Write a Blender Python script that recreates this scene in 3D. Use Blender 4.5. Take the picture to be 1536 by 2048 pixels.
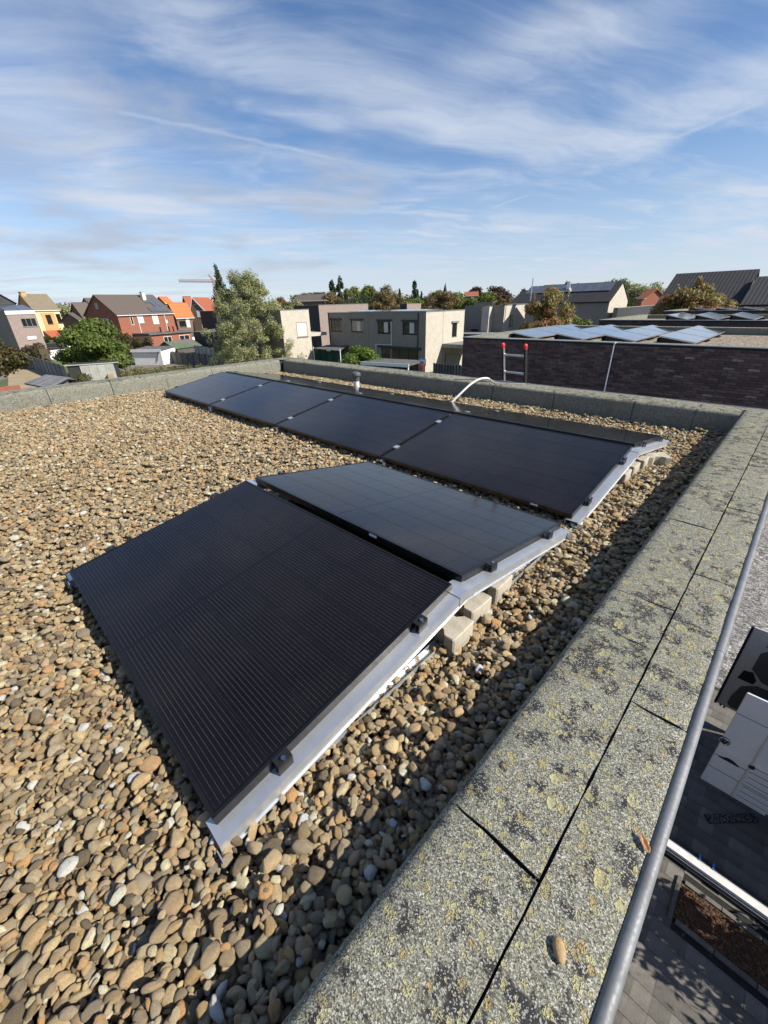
import bpy, bmesh, math, random
import numpy as np
from mathutils import Vector, Matrix, noise as mnoise

random.seed(7)
np.random.seed(7)
R = math.radians
scene = bpy.context.scene
for o in list(bpy.data.objects):
    bpy.data.objects.remove(o)

# ------------------------------------------------------------------ camera
CAM = Vector((0.800, -0.0871, 1.3779))
YAW, PITCH, ROLL = R(45.0101), R(27.1018), R(-1.6762)
cd = bpy.data.cameras.new('camera')
cam = bpy.data.objects.new('camera', cd)
scene.collection.objects.link(cam)
fw = Vector((-math.sin(YAW) * math.cos(PITCH), math.cos(YAW) * math.cos(PITCH), -math.sin(PITCH)))
rt = Vector((math.cos(YAW), math.sin(YAW), 0))
up = rt.cross(fw)
r2 = rt * math.cos(ROLL) + up * math.sin(ROLL)
u2 = -rt * math.sin(ROLL) + up * math.cos(ROLL)
m = Matrix.Identity(4)
for i in range(3):
    m[i][0], m[i][1], m[i][2], m[i][3] = r2[i], u2[i], -fw[i], CAM[i]
cam.matrix_world = m
cd.sensor_fit = 'VERTICAL'
cd.sensor_height = 34.6
cd.lens = 34.6 * 813.9 / 2048
cd.clip_start = 0.02
cd.clip_end = 6000
scene.camera = cam

# ------------------------------------------------------------------ light
SUN_AZ = R(23)          # from +X towards +Y
SUN_EL = R(38)
w = bpy.data.worlds.new('World')
scene.world = w
w.use_nodes = True
w.cycles.sampling_method = 'MANUAL'
w.cycles.sample_map_resolution = 512
sd = bpy.data.lights.new('sun', 'SUN')
sd.energy = 5.0
sd.angle = R(0.53)
sd.color = (1.0, 0.93, 0.82)
so = bpy.data.objects.new('sun', sd)
scene.collection.objects.link(so)
sdir = Vector((math.cos(SUN_AZ) * math.cos(SUN_EL), math.sin(SUN_AZ) * math.cos(SUN_EL), math.sin(SUN_EL)))
so.rotation_euler = sdir.to_track_quat('Z', 'Y').to_euler()
so.location = (40, 16, 30)

vs = scene.view_settings
vs.view_transform = 'Standard'
vs.look = 'None'
vs.exposure = 0.62
vs.gamma = 1.0
vs.use_curve_mapping = False
scene.cycles.max_bounces = 6
scene.cycles.use_denoising = True


class NT:
    """tiny node-tree writer"""
    def __init__(s, tree):
        s.t = tree; s.n = tree.nodes; s.l = tree.links

    def node(s, typ, ins=None, **kw):
        n = s.n.new(typ)
        for k, v in kw.items():
            setattr(n, k, v)
        for k, v in (ins or {}).items():
            s.put(n.inputs[k], v)
        return n

    def put(s, sock, v):
        if hasattr(v, 'is_output') or isinstance(v, bpy.types.NodeSocket):
            s.l.new(v, sock)
        else:
            if isinstance(v, (tuple, list)) and len(v) == 3 and sock.type == 'RGBA':
                v = (*v, 1)
            sock.default_value = v

    def math(s, op, a, b=None, c=None, clamp=False):
        n = s.node('ShaderNodeMath', operation=op, use_clamp=clamp)
        s.put(n.inputs[0], a)
        if b is not None: s.put(n.inputs[1], b)
        if c is not None: s.put(n.inputs[2], c)
        return n.outputs[0]

    def vmath(s, op, a, b=None, out=0):
        n = s.node('ShaderNodeVectorMath', operation=op)
        s.put(n.inputs[0], a)
        if b is not None:
            if op == 'SCALE': s.put(n.inputs['Scale'], b)
            else: s.put(n.inputs[1], b)
        return n.outputs['Value' if out == 'v' else 0]

    def ss(s, x, a, b, lo=0.0, hi=1.0):
        n = s.node('ShaderNodeMapRange', interpolation_type='SMOOTHSTEP')
        s.put(n.inputs[0], x); s.put(n.inputs[1], a); s.put(n.inputs[2], b)
        s.put(n.inputs[3], lo); s.put(n.inputs[4], hi)
        return n.outputs[0]

    def noise(s, vec, scale, detail=3, rough=0.55, out=0, w=None, dist=0.0):
        n = s.node('ShaderNodeTexNoise', noise_dimensions='4D' if w is not None else '3D')
        if vec is not None: s.put(n.inputs['Vector'], vec)
        s.put(n.inputs['Scale'], scale); s.put(n.inputs['Detail'], detail)
        s.put(n.inputs['Roughness'], rough); s.put(n.inputs['Distortion'], dist)
        if w is not None: s.put(n.inputs['W'], w)
        return n.outputs[out]

    def voro(s, vec, scale, feature='F1', out='Distance', rnd=1.0):
        n = s.node('ShaderNodeTexVoronoi', feature=feature)
        s.put(n.inputs['Vector'], vec); s.put(n.inputs['Scale'], scale)
        s.put(n.inputs['Randomness'], rnd)
        return n.outputs[out]

    def mix(s, f, a, b, mode='MIX'):
        n = s.node('ShaderNodeMix', data_type='RGBA', blend_type=mode)
        s.put(n.inputs[0], f); s.put(n.inputs[6], a); s.put(n.inputs[7], b)
        return n.outputs[2]

    def ramp(s, f, stops, interp='LINEAR'):
        n = s.node('ShaderNodeValToRGB')
        cr = n.color_ramp; cr.interpolation = interp
        while len(cr.elements) < len(stops): cr.elements.new(0.5)
        for e, (p, c) in zip(cr.elements, stops):
            e.position = p; e.color = (*c, 1) if len(c) == 3 else c
        s.put(n.inputs[0], f)
        return n.outputs[0]

    def bump(s, h, strength=0.3, dist=0.01):
        n = s.node('ShaderNodeBump')
        n.inputs['Strength'].default_value = strength
        n.inputs['Distance'].default_value = dist
        s.put(n.inputs['Height'], h)
        return n.outputs[0]


# ------------------------------------------------------------------ sky: daylight plus thin cloud, laid out by direction
def build_world():
    t = NT(w.node_tree)
    t.n.clear()
    sky = t.node('ShaderNodeTexSky', sky_type='NISHITA')
    sky.sun_disc = False
    sky.sun_elevation = SUN_EL
    sky.sun_rotation = math.pi / 2 - SUN_AZ
    sky.altitude = 30
    sky.air_density = 1.0
    sky.dust_density = 0.05
    sky.ozone_density = 4.0
    d = t.node('ShaderNodeTexCoord').outputs['Generated']
    sep = t.node('ShaderNodeSeparateXYZ', {0: d})
    zc = t.math('MAXIMUM', sep.outputs[2], 0.0)
    den = t.math('ADD', zc, 0.10)
    px = t.math('DIVIDE', sep.outputs[0], den)
    py = t.math('DIVIDE', sep.outputs[1], den)
    # streak frame: cirrus drawn out along one wind direction
    ang = R(SKY_ANG)
    a = t.math('ADD', t.math('MULTIPLY', px, math.cos(ang)), t.math('MULTIPLY', py, math.sin(ang)))
    b = t.math('SUBTRACT', t.math('MULTIPLY', py, math.cos(ang)), t.math('MULTIPLY', px, math.sin(ang)))
    P = t.node('ShaderNodeCombineXYZ', {0: px, 1: py, 2: 3.7}).outputs[0]
    warp = t.noise(P, 0.9, 2, out=1)
    wv = t.vmath('SCALE', t.vmath('SUBTRACT', warp, (0.5, 0.5, 0.5)), 0.9)
    S = t.node('ShaderNodeCombineXYZ', {0: t.math('MULTIPLY', a, 0.42), 1: t.math('MULTIPLY', b, 1.5), 2: 1.3}).outputs[0]
    S = t.vmath('ADD', S, wv)
    big = t.noise(t.vmath('ADD', P, (5.2, 1.4, 0)), 0.75, 3, 0.5)
    c1 = t.noise(S, 1.35, 7, 0.60)
    c2 = t.noise(t.vmath('ADD', S, (9.1, 4.2, 2)), 3.2, 6, 0.62)
    bias = t.math('MULTIPLY', t.math('SUBTRACT', big, 0.5), 0.55)
    for (ax, ay, bx, by, wd, st) in BANKS:          # where the cirrus is gathered or parted
        L2 = max((bx - ax) ** 2 + (by - ay) ** 2, 1e-6); rx = t.math('SUBTRACT', px, ax); ry = t.math('SUBTRACT', py, ay)
        al = t.math('DIVIDE', t.math('ADD', t.math('MULTIPLY', rx, bx - ax), t.math('MULTIPLY', ry, by - ay)), L2, clamp=True)
        ex = t.math('SUBTRACT', rx, t.math('MULTIPLY', al, bx - ax)); ey = t.math('SUBTRACT', ry, t.math('MULTIPLY', al, by - ay))
        dd = t.math('SQRT', t.math('ADD', t.math('MULTIPLY', ex, ex), t.math('MULTIPLY', ey, ey)))
        bias = t.math('ADD', bias, t.ss(dd, 0.0, wd, st, 0.0))
    cir = t.ss(t.math('ADD', c1, bias), 0.44, 0.82)
    cir = t.math('MULTIPLY', cir, t.ss(c2, 0.2, 0.75, 0.45, 1.0))
    # thin even veil that whitens towards the horizon
    veil = t.ss(sep.outputs[2], 0.0, 0.30, 0.55, 0.0)
    fine = t.noise(t.vmath('ADD', S, (2.1, 7.7, 4)), 1.9, 6, 0.6)
    band = t.math('MULTIPLY', t.ss(fine, 0.44, 0.74, 0.0, 0.75), t.ss(sep.outputs[2], 0.02, 0.45, 1.0, 0.25))
    tot = t.math('MAXIMUM', t.math('MULTIPLY', cir, 0.85), band)
    tot = t.math('ADD', tot, veil, clamp=True)
    # soft grey cumulus fragments, denser towards -X
    g1 = t.noise(t.vmath('ADD', P, (3.3, 8.8, 6.0)), 1.15, 6, 0.55)
    westness = t.ss(sep.outputs[0], -0.35, -0.95, 0.0, 1.0)
    lowgate = t.ss(sep.outputs[2], 0.03, 0.10)
    grey = t.math('MULTIPLY', t.ss(t.math('ADD', g1, t.math('MULTIPLY', westness, 0.17)), 0.60, 0.86, 0.0, 0.75), lowgate)
    blue = t.mix(1.0, sky.outputs[0], (0.90, 0.98, 1.09), 'MULTIPLY')
    col = t.mix(tot, blue, SKY_WHITE)
    col = t.mix(grey, col, SKY_GREY)
    # vapour trails: straight lines on the cloud plane
    for (ax, ay, bx, by, wd, st) in TRAILS:
        L = math.hypot(bx - ax, by - ay); ux, uy = (bx - ax) / L, (by - ay) / L
        rx = t.math('SUBTRACT', px, ax); ry = t.math('SUBTRACT', py, ay)
        al = t.math('DIVIDE', t.math('ADD', t.math('MULTIPLY', rx, ux), t.math('MULTIPLY', ry, uy)), L)
        ac = t.math('ABSOLUTE', t.math('ADD', t.math('SUBTRACT', t.math('MULTIPLY', ry, ux), t.math('MULTIPLY', rx, uy)),
                    t.math('MULTIPLY', t.math('SUBTRACT', t.noise(P, 9, 3), 0.5), wd * 1.6)))
        mk = t.math('MULTIPLY', t.ss(ac, 0.0, wd, st, 0.0), t.math('MULTIPLY', t.ss(al, 0.0, 0.12), t.ss(al, 0.8, 1.0, 1.0, 0.0)))
        col = t.mix(mk, col, SKY_WHITE)
    bg = t.node('ShaderNodeBackground', {'Color': col, 'Strength': SKY_STRENGTH})
    out = t.node('ShaderNodeOutputWorld')
    t.l.new(bg.outputs[0], out.inputs[0])


SKY_ANG = 62.0
BANKS = [(-1.744, 0.986, -1.405, 2.603, 0.38, 0.24), (-1.984, 1.262, -1.898, 1.619, 0.12, 0.16), (-1.406, 2.928, -0.427, 2.548, 0.45, 0.22), (-1.122, 1.784, -0.669, 1.893, 0.30, 0.16),
         (-2.234, 0.479, -3.277, 1.073, 0.60, 0.22), (-1.95, 0.42, -1.75, 0.75, 0.35, 0.16), (-2.18, 0.843, -2.01, 1.063, 0.22, -0.10), (-0.573, 3.264, -0.5, 3.4, 0.5, -0.12), (-1.867, 2.413, -1.566, 2.935, 0.35, -0.20)]
SKY_STRENGTH = 0.080
SKY_WHITE = (5.3, 5.9, 6.9)
SKY_GREY = (3.9, 4.3, 5.1)
TRAILS = [(-2.375, 0.784, -2.141, 1.954, 0.034, 0.28), (-2.038, 3.255, -1.658, 3.161, 0.03, 0.3), (-0.816, 2.911, -0.438, 2.763, 0.035, 0.3)]
build_world()

# ------------------------------------------------------------------ materials
def mat(name, color=(0.5, 0.5, 0.5), rough=0.8, metal=0.0, spec=0.4, var=0.0, vscale=3.0, col2=None, bump=0.0, bscale=40.0,
        bdist=0.004, coat=0.0, rnd=0.0, island=0.0, coords='Object'):
    """base colour with two-scale procedural variation; rnd: per object, island: per loose piece"""
    mt = bpy.data.materials.new(name); mt.use_nodes = True
    t = NT(mt.node_tree); bs = t.n['Principled BSDF']
    bs.inputs['Roughness'].default_value = rough
    bs.inputs['Metallic'].default_value = metal
    bs.inputs['Specular IOR Level'].default_value = spec
    bs.inputs['Coat Weight'].default_value = coat
    bs.inputs['Coat Roughness'].default_value = 0.08
    co = t.node('ShaderNodeTexCoord').outputs[coords]
    c = color
    if var or col2:
        n1 = t.noise(co, vscale, 5, 0.6)
        n2 = t.noise(co, vscale * 7.3, 4, 0.6)
        f = t.math('ADD', t.math('MULTIPLY', n1, 0.65), t.math('MULTIPLY', n2, 0.35))
        c2 = col2 or tuple(x * (1 - var) for x in color)
        c = t.mix(t.ss(f, 0.36, 0.64), color, c2)
        t.put(bs.inputs['Roughness'], t.ss(n2, 0.3, 0.7, max(rough - 0.06, 0.02), min(rough + 0.06, 1)))
    if rnd or island:
        src = t.node('ShaderNodeObjectInfo').outputs['Random'] if rnd else t.node('ShaderNodeNewGeometry').outputs['Random Per Island']
        k = rnd or island
        hsv = t.node('ShaderNodeHueSaturation')
        t.put(hsv.inputs['Color'], c)
        t.put(hsv.inputs['Value'], t.ss(src, 0, 1, 1 - k, 1 + k))
        fr = t.math('FRACT', t.math('MULTIPLY', src, 7.31))
        t.put(hsv.inputs['Hue'], t.ss(fr, 0, 1, 0.5 - 0.035 * k, 0.5 + 0.035 * k))
        c = hsv.outputs[0]
    t.put(bs.inputs['Base Color'], c)
    if bump:
        t.put(bs.inputs['Normal'], t.bump(t.noise(co, bscale, 4, 0.6), bump, bdist))
    return mt


def mat_bitumen():
    mt = bpy.data.materials.new('mineral_bitumen'); mt.use_nodes = True
    t = NT(mt.node_tree); bs = t.n['Principled BSDF']
    geo = t.node('ShaderNodeNewGeometry')
    co = geo.outputs['Position']
    g1 = t.voro(co, 400, out='Color')
    gs = t.node('ShaderNodeSeparateColor', {0: g1})
    speck = t.ramp(gs.outputs[0], [(0, (0.032, 0.031, 0.027)), (0.30, (0.125, 0.124, 0.10)), (0.62, (0.23, 0.227, 0.18)), (0.88, (0.36, 0.355, 0.295)), (1, (0.55, 0.54, 0.47))])
    n1 = t.noise(co, 2.3, 4, 0.6); n2 = t.noise(co, 15, 5, 0.65)
    base = t.mix(t.ss(n1, 0.4, 0.65, 0.0, 0.5), speck, t.mix(0.5, speck, (0.23, 0.23, 0.16)))
    # worn patches where the granules have gone
    up_ = t.ss(t.node('ShaderNodeSeparateXYZ', {0: geo.outputs['True Normal']}).outputs[2], 0.5, 0.92)
    dk = t.ss(t.math('ADD', n2, t.math('MULTIPLY', t.math('SUBTRACT', n1, 0.5), 0.5)), 0.51, 0.60)
    base = t.mix(t.math('MULTIPLY', dk, t.math('MULTIPLY_ADD', up_, 0.72, 0.2)), base, t.mix(t.ss(gs.outputs[0], 0.78, 0.86), (0.022, 0.022, 0.024), (0.30, 0.30, 0.28)))
    # lichen rosettes: crust on what lies flat
    up_ = t.ss(t.node('ShaderNodeSeparateXYZ', {0: geo.outputs['True Normal']}).outputs[2], 0.5, 0.92)
    wob = t.vmath('SCALE', t.vmath('SUBTRACT', t.noise(co, 55, 3, out=1), (0.5, 0.5, 0.5)), 0.026)
    wob2 = t.vmath('SCALE', t.vmath('SUBTRACT', t.noise(co, 190, 2, out=1), (0.5, 0.5, 0.5)), 0.012)
    cw = t.vmath('ADD', t.vmath('ADD', co, wob), wob2)
    h = None; f = None
    for sc, thr, r0, r1 in ((13.0, 0.36, 0.008, 0.024), (25.0, 0.22, 0.005, 0.015), (48.0, 0.10, 0.003, 0.010)):
        vd = t.voro(cw, sc); vc = t.node('ShaderNodeSeparateColor', {0: t.voro(cw, sc, out='Color')})
        dist = t.math('DIVIDE', vd, sc)
        rad = t.math('MULTIPLY_ADD', vc.outputs[1], r1 - r0, r0)
        on = t.math('GREATER_THAN', t.math('ADD', vc.outputs[0], t.math('MULTIPLY', t.math('SUBTRACT', n1, 0.5), 0.9)), thr + 0.10)
        q = t.math('DIVIDE', dist, rad)
        msk = t.math('MULTIPLY', t.ss(q, 0.82, 1.05, 1.0, 0.0), on)
        rim = t.math('MULTIPLY', t.ss(q, 0.45, 0.85), msk)
        tone = t.mix(vc.outputs[2], (0.52, 0.49, 0.25), t.mix(t.math('GREATER_THAN', vc.outputs[1], 0.82), (0.58, 0.55, 0.34), (0.46, 0.33, 0.13)))
        lc = t.mix(rim, t.mix(0.5, tone, (0.20, 0.19, 0.12)), tone)
        lc = t.mix(t.ss(t.noise(co, 420, 2), 0.45, 0.6, 0, 0.5), lc, (0.22, 0.2, 0.13))
        msk = t.math('MULTIPLY', t.math('MULTIPLY', msk, up_), t.ss(t.noise(co, 130, 3), 0.36, 0.46))
        base = t.mix(t.math('MULTIPLY', msk, 0.92), base, lc)
        h = rim if h is None else t.math('ADD', h, rim)
    t.put(bs.inputs['Base Color'], base)
    bs.inputs['Roughness'].default_value = 0.92
    bs.inputs['Specular IOR Level'].default_value = 0.25
    hh = t.math('ADD', t.math('MULTIPLY', gs.outputs[1], 0.55), t.math('MULTIPLY', h, 0.9))
    t.put(bs.inputs['Normal'], t.bump(hh, 0.9, 0.0035))
    return mt


def mat_pebble():
    mt = bpy.data.materials.new('river_pebble'); mt.use_nodes = True
    t = NT(mt.node_tree); bs = t.n['Principled BSDF']
    rv = t.node('ShaderNodeAttribute', attribute_type='INSTANCER', attribute_name='tint').outputs['Fac']
    co = t.node('ShaderNodeTexCoord').outputs['Object']
    base = t.ramp(rv, [(0.0, (0.112, 0.091, 0.062)), (0.07, (0.198, 0.158, 0.101)), (0.15, (0.449, 0.310, 0.140)), (0.22, (0.264, 0.234, 0.174)),
                       (0.30, (0.556, 0.386, 0.185)), (0.37, (0.357, 0.310, 0.224)), (0.45, (0.661, 0.475, 0.241)), (0.52, (0.251, 0.196, 0.123)), (0.58, (0.529, 0.437, 0.280)),
                       (0.66, (0.622, 0.342, 0.134)), (0.72, (0.396, 0.335, 0.235)), (0.80, (0.740, 0.576, 0.314)), (0.87, (0.476, 0.361, 0.202)), (0.93, (0.740, 0.683, 0.426)), (0.975, (0.740, 0.740, 0.605)), (1.0, (0.740, 0.740, 0.740))], 'LINEAR')
    wv = t.math('MULTIPLY', rv, 37.0)
    n1 = t.noise(co, 2.2, 5, 0.65, w=wv)
    n2 = t.noise(co, 9.0, 4, 0.7, w=wv)
    c = t.mix(t.ss(n1, 0.44, 0.68, 0.0, 0.6), base, t.mix(0.5, base, (0.36, 0.20, 0.075)))
    c = t.mix(t.ss(n2, 0.50, 0.68, 0.0, 0.8), c, t.mix(0.7, c, (0.07, 0.055, 0.04)))
    n3 = t.noise(co, 26.0, 3, 0.7, w=wv)
    c = t.mix(t.ss(n3, 0.42, 0.64, 0.0, 0.22), c, t.mix(0.6, c, (0.62, 0.52, 0.36)))
    c = t.mix(t.ss(n2, 0.42, 0.25, 0.0, 0.4), c, t.mix(0.5, c, (0.6, 0.54, 0.42)))
    t.put(bs.inputs['Base Color'], c)
    bs.inputs['Roughness'].default_value = 0.72
    bs.inputs['Specular IOR Level'].default_value = 0.35
    t.put(bs.inputs['Normal'], t.bump(t.math('ADD', n2, t.math('MULTIPLY', n3, 0.4)), 0.6, 0.12))
    return mt


def mat_cell():
    """dark silicon half cell with fine silver wires along its length (printed flat under the glass)"""
    mt = bpy.data.materials.new('solar_cell'); mt.use_nodes = True
    t = NT(mt.node_tree); bs = t.n['Principled BSDF']
    co = t.node('ShaderNodeTexCoord').outputs['UV']
    pos = t.node('ShaderNodeNewGeometry').outputs['Position']
    sp = t.node('ShaderNodeSeparateXYZ', {0: co})
    ph = t.math('ABSOLUTE', t.math('SUBTRACT', t.math('FRACT', t.math('MULTIPLY', sp.outputs[1], 11.0)), 0.5))
    wire = t.ss(ph, 0.466, 0.492)
    wire = t.math('MULTIPLY', wire, t.ss(t.noise(pos, 160, 2), 0.35, 0.6, 0.5, 1.0))
    # soldered wire ends show as a faint pale line along both cell edges
    ends = t.math('MULTIPLY', t.ss(t.math('ABSOLUTE', t.math('SUBTRACT', sp.outputs[0], 0.5)), 0.478, 0.488), 0.055)
    dust = t.math('MULTIPLY', t.ss(t.noise(pos, 5.0, 6, 0.7), 0.50, 0.80), 0.05)
    wire = t.math('MAXIMUM', wire, t.math('ADD', ends, dust))
    rnd = t.node('ShaderNodeObjectInfo').outputs['Random']
    base = t.mix(rnd, (0.0058, 0.0050, 0.0060), (0.0078, 0.0064, 0.0072))
    t.put(bs.inputs['Base Color'], t.mix(t.math('MULTIPLY', wire, 0.22), base, (0.42, 0.38, 0.33)))
    glass_coat(t, bs)
    return mt


def glass_coat(t, bs):
    geo = t.node('ShaderNodeNewGeometry').outputs['Position']
    bs.inputs['Roughness'].default_value = 0.55
    bs.inputs['Specular IOR Level'].default_value = 0.0
    bs.inputs['Coat Weight'].default_value = 1.0
    bs.inputs['Coat IOR'].default_value = 1.43
    t.put(bs.inputs['Coat Roughness'], t.ss(t.noise(geo, 3.0, 4), 0.3, 0.7, 0.09, 0.14))


def mat_laminate():
    mt = bpy.data.materials.new('panel_glass'); mt.use_nodes = True
    t = NT(mt.node_tree); bs = t.n['Principled BSDF']
    bs.inputs['Base Color'].default_value = (0.006, 0.006, 0.008, 1)
    glass_coat(t, bs)
    return mt


def mat_brick(name, c1, c2, mortar, bw=0.22, bh=0.06, mo=0.012, dark=0.5, facing=None):
    """brick pattern in metres, for walls too far away to pick bricks apart"""
    mt = bpy.data.materials.new(name); mt.use_nodes = True
    t = NT(mt.node_tree); bs = t.n['Principled BSDF']
    geo = t.node('ShaderNodeNewGeometry')
    p = t.node('ShaderNodeSeparateXYZ', {0: geo.outputs['Position']})
    n = t.node('ShaderNodeSeparateXYZ', {0: geo.outputs['True Normal']})
    # run of the wall: along X on faces that look along Y and the other way round
    k = t.math('GREATER_THAN', t.math('ABSOLUTE', n.outputs[0]), t.math('ABSOLUTE', n.outputs[1]))
    uu = t.math('ADD', t.math('MULTIPLY', p.outputs[0], t.math('SUBTRACT', 1.0, k)), t.math('MULTIPLY', p.outputs[1], k))
    v = t.node('ShaderNodeCombineXYZ', {0: uu, 1: p.outputs[2], 2: 0.0}).outputs[0]
    b = t.node('ShaderNodeTexBrick', {'Vector': v, 'Scale': 1.0, 'Color1': c1, 'Color2': c2, 'Mortar': mortar,
                                      'Mortar Size': mo * 0.5, 'Mortar Smooth': 0.1, 'Bias': 0.0, 'Brick Width': bw, 'Row Height': bh})
    b.offset = 0.5
    n1 = t.noise(geo.outputs['Position'], 1.3, 5, 0.6)
    n2 = t.noise(t.node('ShaderNodeMapping', {'Vector': v, 'Scale': (4.5, 16.0, 1.0)}).outputs[0], 1.0, 3, 0.6)
    c = t.mix(t.ss(n2, 0.4, 0.72, 0, dark), b.outputs[0], t.mix(0.6, b.outputs[0], (0.03, 0.026, 0.024)))
    c = t.mix(t.ss(n2, 0.42, 0.28, 0, 0.3), c, t.mix(0.5, c, (0.75, 0.7, 0.62)))
    c = t.mix(t.ss(n1, 0.35, 0.7, 0, 0.25), c, t.mix(0.5, c, (0.12, 0.11, 0.1)))
    t.put(bs.inputs['Base Color'], c)
    bs.inputs['Roughness'].default_value = 0.9
    bs.inputs['Specular IOR Level'].default_value = 0.2
    t.put(bs.inputs['Normal'], t.bump(t.math('ADD', b.outputs['Fac'], n2), 0.4, -0.01))
    return mt


def mat_roof_tile(name, c1, c2, course=0.34, wid=0.3):
    mt = bpy.data.materials.new(name); mt.use_nodes = True
    t = NT(mt.node_tree); bs = t.n['Principled BSDF']
    co = t.node('ShaderNodeTexCoord').outputs['UV']
    p = t.node('ShaderNodeSeparateXYZ', {0: co})
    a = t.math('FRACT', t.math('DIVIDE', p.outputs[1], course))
    bq = t.math('FRACT', t.math('DIVIDE', p.outputs[0], wid))
    wave = t.math('SINE', t.math('MULTIPLY', bq, 2 * math.pi))
    n1 = t.noise(co, 0.8, 5, 0.65); n2 = t.noise(co, 6.0, 4, 0.65)
    c = t.mix(t.ss(n2, 0.35, 0.68), c1, c2)
    c = t.mix(t.ss(n1, 0.45, 0.75, 0, 0.4), c, t.mix(0.5, c, (0.06, 0.06, 0.045)))
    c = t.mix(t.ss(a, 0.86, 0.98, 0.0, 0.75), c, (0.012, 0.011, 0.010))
    t.put(bs.inputs['Base Color'], c)
    bs.inputs['Roughness'].default_value = 0.75
    h = t.math('ADD', t.math('MULTIPLY', wave, 0.35), t.math('SUBTRACT', 1.0, a))
    t.put(bs.inputs['Normal'], t.bump(h, 0.7, 0.04))
    return mt


def mat_leaf(name, c1, c2, c3=None, rough=0.55):
    mt = bpy.data.materials.new(name); mt.use_nodes = True
    t = NT(mt.node_tree); bs = t.n['Principled BSDF']
    geo = t.node('ShaderNodeNewGeometry')
    r = geo.outputs['Random Per Island']
    n = t.noise(t.node('ShaderNodeTexCoord').outputs['Object'], 0.55, 3, 0.5)
    c = t.mix(t.ss(r, 0.1, 0.9), c1, c2)
    if c3:
        c = t.mix(t.ss(t.math('ADD', n, t.math('MULTIPLY', t.math('SUBTRACT', r, 0.5), 0.25)), 0.46, 0.60), c, c3)
    else:
        c = t.mix(t.ss(n, 0.4, 0.65, 0.0, 0.4), c, t.mix(0.5, c1, (0.02, 0.03, 0.01)))
    t.put(bs.inputs['Base Color'], c)
    bs.inputs['Roughness'].default_value = rough
    bs.inputs['Specular IOR Level'].default_value = 0.3
    tr = t.node('ShaderNodeBsdfTranslucent', {'Color': c})
    ms = t.node('ShaderNodeMixShader', {0: 0.35})
    t.l.new(bs.outputs[0], ms.inputs[1]); t.l.new(tr.outputs[0], ms.inputs[2])
    out = t.n['Material Output']
    t.l.new(ms.outputs[0], out.inputs[0])
    return mt


def mat_ground():
    mt = bpy.data.materials.new('ground_mixed'); mt.use_nodes = True
    t = NT(mt.node_tree); bs = t.n['Principled BSDF']
    co = t.node('ShaderNodeNewGeometry').outputs['Position']
    n1 = t.noise(co, 0.05, 4, 0.6); n2 = t.noise(co, 0.9, 5, 0.65)
    g = t.mix(t.ss(n2, 0.35, 0.65), (0.045, 0.075, 0.018), (0.09, 0.10, 0.035))
    e = t.mix(t.ss(n2, 0.35, 0.65), (0.13, 0.115, 0.09), (0.2, 0.18, 0.15))
    t.put(bs.inputs['Base Color'], t.mix(t.ss(n1, 0.5, 0.56), g, e))
    bs.inputs['Roughness'].default_value = 0.95
    return mt


def mat_asphalt():
    mt = bpy.data.materials.new('speckled_asphalt'); mt.use_nodes = True
    t = NT(mt.node_tree); bs = t.n['Principled BSDF']
    co = t.node('ShaderNodeNewGeometry').outputs['Position']
    vc = t.node('ShaderNodeSeparateColor', {0: t.voro(co, 20, out='Color')})
    n = t.noise(co, 0.7, 4)
    c = t.ramp(vc.outputs[0], [(0, (0.05, 0.05, 0.05)), (0.4, (0.17, 0.165, 0.16)), (0.8, (0.30, 0.29, 0.275)), (1, (0.48, 0.46, 0.44))])
    t.put(bs.inputs['Base Color'], t.mix(t.ss(n, 0.4, 0.7, 0, 0.45), c, (0.12, 0.118, 0.115)))
    bs.inputs['Roughness'].default_value = 0.95
    t.put(bs.inputs['Normal'], t.bump(t.voro(co, 20), 0.8, -0.02))
    return mt


M = {}
M['bitumen'] = mat_bitumen()
M['black_bitumen'] = mat('black_bitumen', (0.014, 0.014, 0.015), 0.75, var=0.4, vscale=20, bump=0.3, bscale=120)
M['pebble'] = mat_pebble()
M['grit'] = mat('grit_bed', (0.045, 0.040, 0.032), 0.95, var=0.6, vscale=25, bump=0.6, bscale=90)
M['cell'] = mat_cell()
M['laminate'] = mat_laminate()
M['frame'] = mat('black_anodised_frame', (0.055, 0.052, 0.050), 0.33, metal=0.85, var=0.3, vscale=8)
M['steel'] = mat('galvanised_steel', (0.66, 0.69, 0.72), 0.40, metal=0.72, col2=(0.56, 0.59, 0.63), vscale=9)
M['alu'] = mat('aluminium', (0.62, 0.63, 0.65), 0.35, metal=0.9, var=0.25, vscale=6)
M['trim'] = mat('weathered_zinc_trim', (0.20, 0.21, 0.22), 0.6, metal=0.3, col2=(0.145, 0.15, 0.16), vscale=14, bump=0.1, bscale=90)
M['black_plastic'] = mat('black_plastic', (0.015, 0.015, 0.016), 0.45)
M['grey_plastic'] = mat('grey_plastic', (0.10, 0.105, 0.11), 0.5, var=0.25, vscale=9)
M['white_plastic'] = mat('white_plastic', (0.66, 0.66, 0.65), 0.5, var=0.15, vscale=8)
M['red_plastic'] = mat('red_plastic', (0.62, 0.025, 0.03), 0.4, var=0.15)
M['concrete'] = mat('concrete_block', (0.45, 0.41, 0.33), 0.92, col2=(0.30, 0.275, 0.22), vscale=14, bump=0.5, bscale=160, bdist=0.003)
M['sticker'] = mat('paper_sticker', (0.75, 0.75, 0.75), 0.6, var=0.1)
M['dead_leaf'] = mat('dead_leaf', (0.30, 0.12, 0.045), 0.5, col2=(0.42, 0.24, 0.10), vscale=60)
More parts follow.
